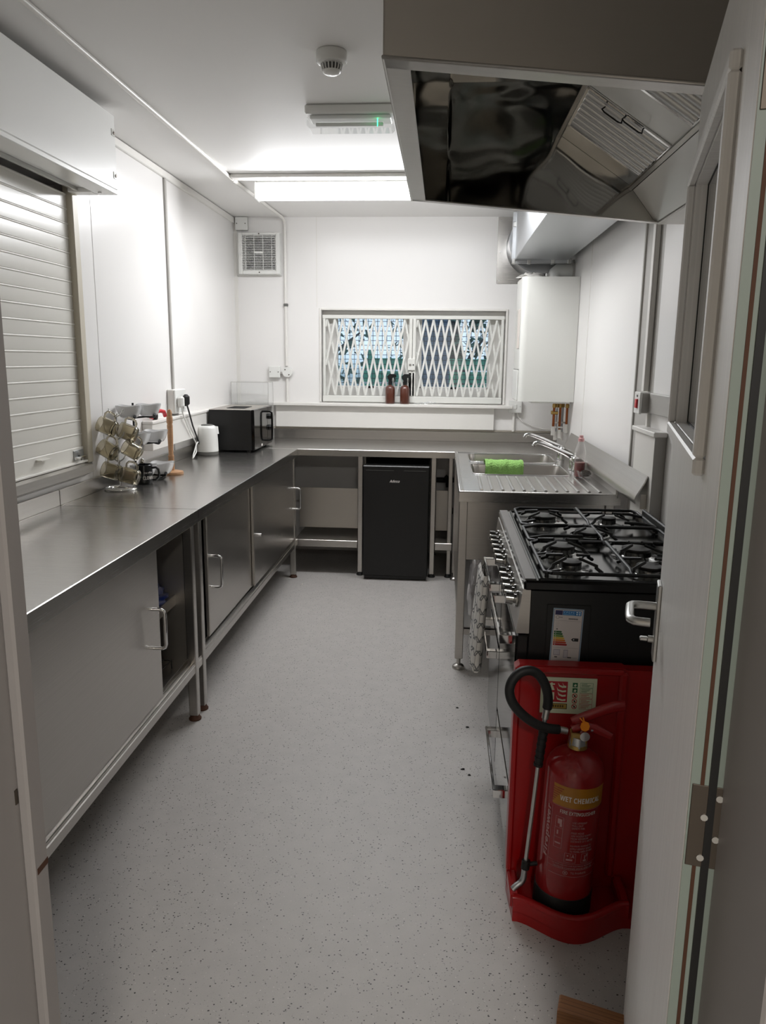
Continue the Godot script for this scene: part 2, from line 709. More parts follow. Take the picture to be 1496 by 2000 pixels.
# ---------------------------------------------------------------- shell
func room() -> void:
	var f := structure("floor", box(V(-3.0, -0.12, 3.2), V(2.6, 0.0, ZB - 0.3)), M.floor)
	f.set_meta("label", "grey speckled safety vinyl floor")
	structure("ceiling", box(V(-3.0, YC, 3.2), V(2.6, YC + 0.12, ZB - 0.3)), M.ceiling)
	# shutter-side wall, with the serving hatch left open
	var w := MB.new()
	w.box(V(XL - 0.012, 0, ZD), V(XL - 0.14, YC, -1.45))
	w.box(V(XL - 0.012, 0, -3.395), V(XL - 0.14, YC, ZB - 0.14))
	w.box(V(XL - 0.012, 0, -1.45), V(XL - 0.14, 1.03, -3.395))
	w.box(V(XL - 0.012, 2.24, -1.45), V(XL - 0.14, YC, -3.395))
	w.box(V(XL - 0.14, 0, ZD), V(XL - 0.2, YC, ZB - 0.14))
	var wl := structure("wall_left", w, M.wall)
	# its white cladding sheets, with open joints between them
	for a: Array in [[ZD, -1.45, 0, YC - 0.03], [-1.453, -3.392, 0, 1.03], [-1.453, -3.392, 2.24, YC - 0.03], [-3.395, -3.530, 0, YC - 0.03], [-3.534, -4.482, 0, YC - 0.03], [-4.502, ZB, 0, YC - 0.03]]:
		part(wl, "panel", box(V(XL - 0.012, a[2], a[0]), V(XL, a[3], a[1]), 0.0015), M.wall)
	part(wl, "joint_strip", box(V(XL - 0.01, 1.33, -4.479), V(XL + 0.012, YC - 0.03, -4.505), 0.003), M.pvc_grey)
	part(wl, "cover_strip", box(V(XL - 0.012, YC - 0.045, -3.4), V(XL + 0.014, YC - 0.004, ZB), 0.004), M.pvc)
	part(wl, "corner_strip", box(V(XL - 0.01, 0.9, ZB), V(XL + 0.026, YC - 0.04, ZB + 0.008), 0.003), M.pvc)
	# cooker-side wall
	var wr := structure("wall_right", box(V(XR + 0.012, 0, ZD), V(XR + 0.16, YC, ZB - 0.14)), M.wall)
	for a: Array in [[-4.925, ZB], [-3.640, -4.921], [ZD, -3.325]]:
		part(wr, "panel", box(V(XR + 0.012, 0, a[0]), V(XR, YC, a[1]), 0.0015), M.wall)
	part(wr, "panel", box(V(XR + 0.012, 0, -3.33), V(XR + 0.004, YC, -3.638), 0.001), M.pvc_grey, "recessed grey infill strip")
	part(wr, "joint_strip", box(V(XR - 0.004, 0.95, -3.630), V(XR + 0.012, YC, -3.648), 0.002), M.pvc_grey)
	part(wr, "joint_strip", box(V(XR - 0.003, 1.0, -4.919), V(XR + 0.012, YC, -4.927), 0.002), M.pvc)
	# door wall, in four pieces round the opening
	var d := MB.new()
	d.box(V(XL - 0.2, 0, ZD), V(-0.535, YC, ZD + 0.14))
	d.box(V(0.375, 0, ZD), V(XR + 0.16, YC, ZD + 0.14))
	d.box(V(-0.535, 2.06, ZD), V(0.375, YC, ZD + 0.14))
	structure("wall_front", d, M.lobby)
	# the unlit lobby where the photographer stands
	var l := MB.new()
	l.box(V(-1.9, 0, ZD + 0.14), V(-2.02, YC, 2.6))
	l.box(V(1.5, 0, ZD + 0.14), V(1.62, YC, 2.6))
	l.box(V(-2.02, 0, 2.5), V(1.62, YC, 2.62))
	structure("wall_lobby", l, M.lobby)
	structure("ceiling_lobby", box(V(-2.02, YC - 0.02, ZD + 0.14), V(1.62, YC + 0.01, 2.6)), M.lobby)


func window_wall() -> void:
	var x0 := -0.941
	var x1 := 0.456
	var y0 := 1.186
	var y1 := 1.880
	var w := MB.new()
	# left piece, with the fan's duct hole cut through it
	w.box(V(XL - 0.2, 0, ZB), V(-1.52, YC, ZB - 0.14))
	w.box(V(-1.286, 0, ZB), V(x0, YC, ZB - 0.14))
	w.box(V(-1.52, 0, ZB), V(-1.286, 2.173, ZB - 0.14))
	w.box(V(-1.52, 2.407, ZB), V(-1.286, YC, ZB - 0.14))
	w.box(V(x1, 0, ZB), V(XR + 0.16, YC, ZB - 0.14))
	w.box(V(x0, 0, ZB), V(x1, y0, ZB - 0.14))
	w.box(V(x0, y1, ZB), V(x1, YC, ZB - 0.14))
	var wb := structure("wall_back", w, M.wall)
	part(wb, "joint_strip", box(V(-0.978, y1 + 0.02, ZB - 0.001), V(-0.972, YC, ZB + 0.002)), M.pvc)
	part(wb, "architrave", box(V(x0 - 0.016, y0, ZB - 0.01), V(x0, y1 + 0.016, ZB + 0.010), 0.003), M.pvc)
	part(wb, "architrave", box(V(x1, y0, ZB - 0.01), V(x1 + 0.016, y1 + 0.016, ZB + 0.010), 0.003), M.pvc)
	part(wb, "architrave", box(V(x0, y1, ZB - 0.01), V(x1, y1 + 0.016, ZB + 0.010), 0.003), M.pvc)
	# window: white frame, two panes, welded mesh outside
	var wn := Node3D.new()
	wn.name = "window_1"
	add_child(wn)
	wn.position = V(-0.24, y0, ZB - 0.09)
	wn.set_meta("kind", "structure")
	wn.set_meta("label", "two-pane white window behind the folding lattice grille")
	for a: Array in [[x0, -0.835, y0, y1], [0.345, x1, y0, y1], [-0.305, -0.185, y0, y1]]:
		part(wn, "window_frame", box(V(a[0], a[2], ZB - 0.06), V(a[1], a[3], ZB - 0.11), 0.004), M.pvc)
	for a: Array in [[x0, x1, y0, 1.300], [x0, x1, 1.838, y1]]:
		part(wn, "window_frame", box(V(a[0], a[2], ZB - 0.058), V(a[1], a[3], ZB - 0.11), 0.004), M.pvc)
	for a: Array in [[-0.835, -0.305], [-0.185, 0.345]]:
		part(wn, "pane", box(V(a[0], 1.300, ZB - 0.082), V(a[1], 1.838, ZB - 0.086)), M.pane)
		var fr := MB.new()
		fr.box(V(a[0], 1.300, ZB - 0.065), V(a[1], 1.312, ZB - 0.10), 0.002)
		fr.box(V(a[0], 1.826, ZB - 0.065), V(a[1], 1.838, ZB - 0.10), 0.002)
		fr.box(V(a[0], 1.300, ZB - 0.065), V(a[0] + 0.012, 1.838, ZB - 0.10), 0.002)
		fr.box(V(a[1] - 0.012, 1.300, ZB - 0.065), V(a[1], 1.838, ZB - 0.10), 0.002)
		part(wn, "sash", fr, M.pvc)
		part(wn, "catch", box(V((a[0] + a[1]) * 0.5 - 0.03, 1.296, ZB - 0.05), V((a[0] + a[1]) * 0.5 + 0.03, 1.312, ZB - 0.066), 0.003), M.black)
	var wm := MB.new()
	var x := x0 - 0.02
	while x < x1 + 0.02:
		wm.cyl(V(x, y0, ZB - 0.16), V(x, y1 + 0.02, ZB - 0.16), 0.0022, -1, 5, false)
		x += 0.0365
	var y := y0
	while y < y1 + 0.02:
		wm.cyl(V(x0 - 0.02, y, ZB - 0.162), V(x1 + 0.02, y, ZB - 0.162), 0.0022, -1, 5, false)
		y += 0.0365
	var wmp := part(wn, "wire_mesh", wm, M.mesh_wire)
	wmp.set_meta("kind", "stuff")
	# folding lattice grille, a thing of its own in front of the glass
	var g := thing("lattice_grille", "white folding steel lattice grille across the window", "grille", V(-0.24, y0, ZB - 0.01))
	var gz0 := ZB - 0.026
	var gz1 := ZB - 0.002
	part(g, "top_rail", box(V(-0.932, 1.818, gz0), V(0.447, 1.845, gz1 + 0.006), 0.003), M.enamel_white)
	part(g, "bottom_rail", box(V(-0.932, 1.190, gz0), V(0.447, 1.238, gz1 + 0.014), 0.004), M.enamel_white)
	for xs: float in [-0.930, 0.425]:
		part(g, "side_channel", box(V(xs, 1.238, gz0), V(xs + 0.02, 1.82, gz1 + 0.004), 0.003), M.enamel_white)
	for xs: float in [-0.268, -0.240]:
		part(g, "centre_post", box(V(xs, 1.238, gz0), V(xs + 0.024, 1.82, gz1 + 0.008), 0.003), M.enamel_white)
	var lock := part(g, "lock_case", box(V(-0.275, 1.435, gz1), V(-0.218, 1.525, gz1 + 0.022), 0.004), M.enamel_white)
	part(lock, "keyhole", MB.new().cyl(V(-0.256, 1.478, gz1 + 0.02), V(-0.256, 1.478, gz1 + 0.026), 0.009), M.alu)
	part(lock, "button", MB.new().cyl(V(-0.232, 1.478, gz1 + 0.02), V(-0.232, 1.478, gz1 + 0.025), 0.005), M.black)
	part(g, "keeper", box(V(-0.270, 1.24, gz1), V(-0.222, 1.42, gz1 + 0.008), 0.003), M.enamel_white)
	var s := 0.0595
	var yb := 1.240
	var yt := 1.816
	for half: Array in [[-0.910, -0.268], [-0.216, 0.425]]:
		for fam: float in [-1.0, 1.0]:
			for i in range(-2, 12):
				var xb: float = half[0] + 0.012 + i * s if fam > 0 else half[0] + 0.012 + (i + 2) * s
				var xt := xb + fam * 2.0 * s
				# keep the piece of the bar that lies between the posts
				var ta := 0.0
				var tb := 1.0
				for lim: Array in [[half[0], 1.0], [half[1], -1.0]]:
					var da: float = (xb - lim[0]) * lim[1]
					var db: float = (xt - lim[0]) * lim[1]
					if da < 0 and db < 0:
						tb = -1.0
					elif da < 0:
						ta = maxf(ta, da / (da - db))
					elif db < 0:
						tb = minf(tb, da / (da - db))
				if tb - ta < 0.08:
					continue
				var pa := V(lerpf(xb, xt, ta), lerpf(yb, yt, ta), (gz0 + gz1) * 0.5 + fam * 0.005)
				var pb := V(lerpf(xb, xt, tb), lerpf(yb, yt, tb), pa.z)
				var along := (pb - pa).normalized()
				var b := MB.new()
				b.xf = Transform3D(Basis(along.cross(V(0, 0, 1)).normalized(), along, V(0, 0, 1)), (pa + pb) * 0.5)
				var hl := (pb - pa).length() * 0.5
				b.box(V(-0.0075, -hl, -0.0022), V(0.0075, hl, 0.0022))
				part(g, "lattice_bar", b, M.enamel_white)
	# boxed ledge below the window
	var lg := structure("trim_1", box(V(-1.30, 0.992, ZB), V(0.395, 1.158, ZB + 0.034), 0.003), M.pvc, "white boxed ledge under the barred window", "ledge")
	part(lg, "sill_board", box(V(XL, 1.158, ZB), V(0.53, 1.182, ZB + 0.075), 0.004), M.pvc)
	part(lg, "batten_strip", box(V(XL, 0.975, ZB), V(XR, 0.991, ZB + 0.014), 0.002), M.bare_wood)


func door() -> void:
	# frame
	var fr := structure("trim_2", box(V(-0.478, 0, ZD - 0.0), V(-0.54, 2.06, ZD + 0.155), 0.003), M.jamb_paint, "scuffed grey painted door jamb", "door frame")
	part(fr, "rebate_strip", box(V(-0.465, 0, ZD + 0.002), V(-0.479, 2.06, ZD + 0.034), 0.003), M.jamb_paint)
	part(fr, "lock_keep", box(V(-0.4770, 1.010, ZD + 0.034), V(-0.4784, 1.028, ZD + 0.039)), M.hinge_steel)
	part(fr, "lock_keep", box(V(-0.4770, 0.912, ZD + 0.028), V(-0.4645, 0.920, ZD + 0.004)), M.foot_rust)
	part(fr, "right_jamb", box(V(0.318, 0, ZD + 0.0), V(0.38, 2.06, ZD + 0.155), 0.003), M.jamb_paint)
	part(fr, "rebate_strip", box(V(0.335, 0, ZD - 0.03), V(0.40, 2.06, ZD - 0.0), 0.003), M.jamb_paint)
	part(fr, "head", box(V(-0.54, 2.02, ZD), V(0.38, 2.06, ZD + 0.155), 0.003), M.jamb_paint)
	# leaf: local x runs from the hinges to the free edge, z points to the side that faces the benches
	var dn := Node3D.new()
	dn.name = "door_1"
	add_child(dn)
	dn.set_meta("kind", "structure")
	dn.set_meta("label", "white painted door with a glazed panel, standing open")
	var lw := 0.79
	var th := 0.046
	var a := 0.17
	var b := 0.735
	var y0 := 1.405
	var y1 := 1.835
	var lf := MB.new()
	lf.box(DV(0, 0.008, -th), DV(a, 2.0, 0), 0.002)
	lf.box(DV(b, 0.008, -th), DV(lw, 2.0, 0), 0.002)
	lf.box(DV(a - 0.002, 0.008, -th), DV(b + 0.002, y0, 0), 0.001)
	lf.box(DV(a - 0.002, y1, -th), DV(b + 0.002, 2.0, 0), 0.001)
	part(dn, "leaf", lf, M.door_paint)
	for side: Array in [[0.0, 0.014], [-th - 0.014, -th]]:
		var bd := MB.new()
		bd.box(DV(a - 0.022, y0 - 0.022, side[0]), DV(b + 0.022, y0, side[1]), 0.003)
		bd.box(DV(a - 0.022, y1, side[0]), DV(b + 0.022, y1 + 0.022, side[1]), 0.003)
		bd.box(DV(a - 0.022, y0, side[0]), DV(a, y1, side[1]), 0.003)
		bd.box(DV(b, y0, side[0]), DV(b + 0.022, y1, side[1]), 0.003)
		part(dn, "glazing_bead", bd, M.door_paint)
	var gasket := MB.new()
	gasket.box(DV(a, y0, -0.026), DV(a + 0.003, y1, -0.020))
	gasket.box(DV(b - 0.003, y0, -0.026), DV(b, y1, -0.020))
	gasket.box(DV(a, y0, -0.026), DV(b, y0 + 0.003, -0.020))
	gasket.box(DV(a, y1 - 0.003, -0.026), DV(b, y1, -0.020))
	part(dn, "gasket", gasket, M.rubber)
	part(dn, "pane", box(DV(a, y0, -0.025), DV(b, y1, -0.021)), M.pane)
	part(dn, "edge_lining", box(DV(-0.0015, 0.008, -th + 0.001), DV(0.0005, 2.0, -0.001)), M.door_edge)
	part(dn, "smoke_seal", box(DV(-0.004, 0.008, -0.028), DV(-0.001, 2.0, -0.020)), M.rubber)
	part(dn, "seal_carrier", box(DV(-0.0025, 0.008, -0.015), DV(-0.001, 2.0, -0.011)), M.foot_rust)
	# lever handle on a tall plate
	var h := part(dn, "handle_plate", box(DV(0.705, 0.925, 0), DV(0.755, 1.085, 0.008), 0.002), M.alu)
	part(h, "lever", MB.new().tube([DV(0.73, 1.035, 0.004), DV(0.73, 1.035, 0.040), DV(0.727, 1.035, 0.052), DV(0.717, 1.035, 0.058), DV(0.66, 1.035, 0.059), DV(0.635, 1.035, 0.058), DV(0.624, 1.035, 0.050), DV(0.622, 1.035, 0.038), DV(0.622, 1.035, 0.022)], 0.0085, 12), M.alu)
	part(h, "thumb_turn", MB.new().cyl(DV(0.73, 0.965, 0.006), DV(0.73, 0.965, 0.018), 0.007).box(DV(0.724, 0.961, 0.018), DV(0.736, 0.969, 0.034), 0.002), M.alu)
	for hy: float in [0.96, 0.25, 1.75]:
		var hg := part(dn, "hinge", box(DV(-0.003, hy, -0.044), DV(0.001, hy + 0.10, -0.003), 0.0006), M.hinge_steel)
		part(hg, "knuckle", MB.new().cyl(DV(-0.010, hy, -0.052), DV(-0.010, hy + 0.10, -0.052), 0.007, -1, 12), M.hinge_steel)
		for k in 4:
			part(hg, "screw", MB.new().cyl(DV(-0.003, hy + 0.012 + k * 0.025, -0.018 - 0.014 * (k % 2)), DV(-0.0042, hy + 0.012 + k * 0.025, -0.018 - 0.014 * (k % 2)), 0.004, -1, 10), M.alu)
	var u := V(0.2221, 0, -0.975).normalized()
	dn.transform = Transform3D(Basis(u, Vector3.UP, u.cross(Vector3.UP)), V(0.285, 0, -0.80))


# the leaf is drawn with z towards the benches, opposite to its node's axis
func DV(x: float, y: float, z: float) -> Vector3:
	return Vector3(x, y, -z)


func shutter() -> void:
	var t := thing("roller_shutter", "white slatted roller shutter closed over the serving hatch", "shutter", V(-1.63, 1.04, -2.4))
	var z0 := -1.46
	var z1 := -3.350
	# one slat: a shallow plate with a rolled bead along its top
	var prof := [Vector2(0.0026, 0.0), Vector2(0.0032, 0.010), Vector2(0.0034, 0.026), Vector2(0.0032, 0.044), Vector2(0.0030, 0.050), Vector2(0.0055, 0.0515), Vector2(0.0068, 0.0545), Vector2(0.0055, 0.0575), Vector2(0.002, 0.0595), Vector2(-0.005, 0.0595), Vector2(-0.005, 0.0)]
	var mb := MB.new().prism(prof, 0, z1 - z0, Transform3D(), 50.0)
	var slat := mb.mesh()
	for i in 18:
		share(t, "slat", slat, M.shutter, Transform3D(Basis(), V(-1.631, 1.118 + i * 0.0600, z0) - t.position))
	part(t, "bottom_rail", box(V(-1.636, 1.046, z0), V(-1.622, 1.117, z1), 0.003), M.shutter)
	part(t, "bottom_lip", box(V(-1.636, 1.046, z0), V(-1.604, 1.056, z1), 0.002), M.shutter)
	part(t, "guide", box(V(-1.643, 1.04, -3.345), V(-1.600, 2.24, -3.395), 0.003), M.guide)
	part(t, "guide", box(V(-1.643, 1.04, -1.450), V(-1.600, 2.24, -1.470), 0.003), M.guide)
	part(t, "sill", MB.new().prism([Vector2(-1.645, 1.030), Vector2(-1.645, 1.046), Vector2(-1.560, 1.042), Vector2(-1.557, 1.008), Vector2(-1.570, 1.004), Vector2(-1.604, 0.985), Vector2(-1.604, 1.02)], -1.45, -3.30), M.steel)
	# housing box under the ceiling
	var hb := part(t, "housing", box(V(XL, 2.215, -1.40), V(-1.415, 2.515, -3.392), 0.004), M.shutter_box)
	part(hb, "underside_lip", box(V(-1.500, 2.197, -1.40), V(-1.415, 2.216, -3.392), 0.003), M.shutter_box)
	part(hb, "underside_lip", box(V(XL, 2.197, -3.32), V(-1.500, 2.216, -3.392), 0.003), M.shutter_box)
	part(hb, "slot_rail", box(V(-1.575, 2.200, -1.40), V(-1.560, 2.216, -3.32), 0.002), M.alu)
	for yy: float in [2.27, 2.44]:
		part(hb, "fixing_tab", box(V(-1.4155, yy - 0.014, -3.352), V(-1.413, yy + 0.014, -3.384), 0.001), M.enamel_white)
		part(hb, "screw", MB.new().cyl(V(-1.414, yy, -3.372), V(-1.4105, yy, -3.372), 0.0065, -1, 10), M.hinge_steel)
	part(hb, "screw", MB.new().cyl(V(-1.47, 2.197, -3.33), V(-1.47, 2.193, -3.33), 0.008, -1, 10), M.alu)
	# bolt and finger pull on the bottom rail
	var bp := part(t, "bolt_plate", box(V(-1.622, 1.062, -3.245), V(-1.618, 1.105, -3.335), 0.001), M.galv, "dull metal bolt plate")
	part(bp, "bolt", MB.new().cyl(V(-1.612, 1.072, -3.245), V(-1.612, 1.072, -3.348), 0.006, -1, 10), M.chrome)
	part(bp, "bolt_knob", MB.new().cyl(V(-1.612, 1.072, -3.252), V(-1.590, 1.070, -3.252), 0.006, 0.008, 10), M.chrome)
	part(bp, "boss", MB.new().cyl(V(-1.62, 1.088, -3.29), V(-1.610, 1.088, -3.29), 0.013, 0.009, 12), M.galv)
	part(t, "finger_pull", MB.new().prism([Vector2(-1.622, 1.105), Vector2(-1.596, 1.103), Vector2(-1.596, 1.100), Vector2(-1.622, 1.094)], -2.93, -3.01), M.shutter)


# ---------------------------------------------------------------- steel units
func d_handle(parent: Node3D, x: float, y0: float, y1: float, z: float, out: float, r := 0.0065) -> void:
	part(parent, "handle", MB.new().tube([V(x, y0, z), V(x + out * 0.7, y0, z), V(x + out * 0.93, y0 + 0.005, z), V(x + out, y0 + 0.016, z), V(x + out, y1 - 0.016, z), V(x + out * 0.93, y1 - 0.005, z), V(x + out * 0.7, y1, z), V(x, y1, z)], r, 10), M.chrome, "chrome D-shaped handle")

func square_leg(parent: Node3D, x: float, z: float, top: float, rust := false, s := 0.019) -> void:
	var l := part(parent, "leg", box(V(x - s, 0.022, z - s), V(x + s, top, z + s), 0.003), M.steel)
	part(l, "foot", MB.new().lathe(V(x, 0, z), [Vector2(0, 0), Vector2(0.026, 0), Vector2(0.027, 0.006), Vector2(0.021, 0.014), Vector2(0.017, 0.026)], 16), M.foot_rust if rust else M.rubber)

func bench(called: String, label: String, z0: float, z1: float, doors: Array, legs: Array, shelf_y: float) -> Node3D:
	# z0 is the end nearer the door; doors: [zA, zB, outer track?, handle z or 0]
	var t := thing(called, label, "cabinet", V(-1.3, 0, (z0 + z1) * 0.5))
	var xf := -0.998
	var xb := XL + 0.004
	var top := MB.new()
	top.prism([Vector2(xb, YT), Vector2(xf - 0.002, YT), Vector2(xf, YT - 0.002), Vector2(xf, YT - 0.052), Vector2(xf - 0.012, YT - 0.052), Vector2(xf - 0.012, YT - 0.03), Vector2(xb, YT - 0.03)], z0, z1)
	part(t, "worktop", top, M.steel_top)
	part(t, "splashback", box(V(xb, YT, z0), V(xb + 0.014, YT + 0.066, z1), 0.002), M.steel)
	var ca := MB.new()
	ca.box(V(xb, 0.235, z0 + 0.01 * signf(z1 - z0)), V(xb + 0.01, YT - 0.03, z1 - 0.01 * signf(z1 - z0)))
	part(t, "back_panel", ca, M.steel_dull)
	for ze: float in [z0 - 0.012, z1 + 0.03]:
		part(t, "end_panel", box(V(xb, 0.235, ze - 0.008), V(xf - 0.045, YT - 0.03, ze + 0.008)), M.steel_dull)
	part(t, "base_shelf", box(V(xb, 0.235, z0), V(xf - 0.012, 0.250, z1)), M.steel)
	part(t, "shelf", MB.new().prism([Vector2(xb, shelf_y), Vector2(xf - 0.10, shelf_y), Vector2(xf - 0.10, shelf_y - 0.045), Vector2(xf - 0.112, shelf_y - 0.045), Vector2(xf - 0.112, shelf_y - 0.012), Vector2(xb, shelf_y - 0.012)], z0 - 0.02, z1 + 0.02), M.steel)
	part(t, "bottom_rail", box(V(xf - 0.04, 0.216, z0), V(xf - 0.006, 0.252, z1), 0.003), M.steel)
	var tr := MB.new()
	for k in 3:
		var tx := xf - 0.009 - 0.014 * k
		tr.box(V(tx - 0.003, 0.25, z0), V(tx, 0.262 + 0.008 * k, z1))
	part(t, "door_track", tr, M.steel)
	part(t, "top_track", box(V(xf - 0.040, YT - 0.062, z0), V(xf - 0.012, YT - 0.030, z1)), M.steel_dull)
	for d: Array in doors:
		var x := xf - 0.010 if d[2] else xf - 0.024
		var dr := part(t, "sliding_door", box(V(x - 0.011, 0.280, d[0]), V(x, YT - 0.058, d[1]), 0.002), M.steel)
		part(dr, "door_edge", box(V(x - 0.012, 0.283, d[0] - 0.0005), V(x + 0.001, YT - 0.062, d[0] - 0.018), 0.001), M.steel_dull)
		if d[3] != 0.0:
			d_handle(dr, x, 0.497, 0.642, d[3], 0.048)
		if d.size() > 4:
			part(dr, "lock_barrel", MB.new().cyl(V(x - 0.002, 0.545, d[4]), V(x + 0.016, 0.545, d[4]), 0.010, 0.009, 14), M.chrome)
	for z: float in legs:
		square_leg(t, xf - 0.022, z, YT - 0.05, true)
		square_leg(t, xb + 0.03, z, YT - 0.05, true)
	return t

func benches() -> void:
	bench("steel_cabinet", "stainless steel cabinet with a long sliding door, under the roller shutter", -1.22, -3.036, [[-1.24, -2.585, true, -2.510]], [-1.30, -2.962], 0.540)
	bench("steel_cabinet", "stainless steel cabinet with two sliding doors, under the microwave", -3.040, -5.238, [[-3.205, -3.995, false, -3.262], [-3.985, -5.185, true, -5.120, -4.105]], [-3.060, -5.145], 0.570)

func back_counter() -> void:
	var zf := -5.243
	var t := thing("steel_counter", "stainless steel counter with open shelf below the barred window", "counter", V(-0.7, 0, -5.6))
	part(t, "worktop", MB.new().prism([Vector2(ZB + 0.003, YT), Vector2(zf - 0.004, YT), Vector2(zf, YT - 0.004), Vector2(zf, YT - 0.046), Vector2(zf - 0.012, YT - 0.046), Vector2(zf - 0.012, YT - 0.03), Vector2(ZB + 0.003, YT - 0.03)], -0.866, 1.600, Transform3D(Basis(V(0, 0, 1), V(0, 1, 0), V(-1, 0, 0)), Vector3.ZERO)), M.steel_top)
	part(t, "splashback", box(V(XL + 0.02, YT, ZB + 0.003), V(0.866, YT + 0.074, ZB + 0.018), 0.002), M.steel)
	part(t, "splashback", box(V(XL + 0.004, YT, zf), V(XL + 0.018, YT + 0.066, ZB + 0.003), 0.002), M.steel)
	for x: float in [-0.560, -0.050]:
		square_leg(t, x, zf - 0.022, YT - 0.03, false, 0.017)
		square_leg(t, x, ZB + 0.05, YT - 0.03, false, 0.017)
	square_leg(t, 0.068, zf - 0.03, YT - 0.03, false, 0.014)
	for a: Array in [[-1.03, -0.580], [-0.030, 0.088]]:
		var sh := part(t, "shelf", box(V(a[0], 0.235, zf - 0.01), V(a[1], 0.250, ZB + 0.02), 0.001), M.steel)
		part(sh, "shelf_lip", box(V(a[0], 0.199, zf - 0.008), V(a[1], 0.250, zf - 0.022), 0.002), M.steel)
		part(t, "rear_panel", box(V(a[0], 0.298, -5.450), V(a[1], 0.594, -5.455), 0.001), M.steel_dull)
	for sx: float in [-0.545]:
		part(t, "side_sheet", box(V(sx, 0.25, zf - 0.2), V(sx + 0.004, YT - 0.03, ZB + 0.02)), M.steel_dull)

func bowl(mb: MB, x0: float, x1: float, z0: float, z1: float, y: float, depth: float) -> void:
	# rings of a rounded rectangle, from the rim down to the bottom
	var rings := []
	for k: Array in [[0.0, 0.0, 0.05], [0.004, 0.006, 0.05], [0.008, 0.05, 0.055], [0.014, depth * 0.75, 0.055], [0.020, depth - 0.03, 0.06], [0.045, depth - 0.004, 0.05], [0.09, depth, 0.03]]:
		var ring := []
		var r: float = k[2]
		var cs := [V(x1 - k[0] - r, 0, z1 - k[0] - r), V(x0 + k[0] + r, 0, z1 - k[0] - r), V(x0 + k[0] + r, 0, z0 + k[0] + r), V(x1 - k[0] - r, 0, z0 + k[0] + r)]
		for c in 4:
			for j in 7:
				var th := PI / 2 * (c + j / 6.0)
				ring.append(cs[c] + V(cos(th) * r, y - k[1], sin(th) * r))
		rings.append(ring)
	mb.grid(rings, true)
	var last: Array = rings[-1]
	var cen := Vector3.ZERO
	for p: Vector3 in last:
		cen += p / last.size()
	for j in last.size():
		mb.tri3(cen, last[j], last[(j + 1) % last.size()], Vector3.UP, Vector3.UP, Vector3.UP)

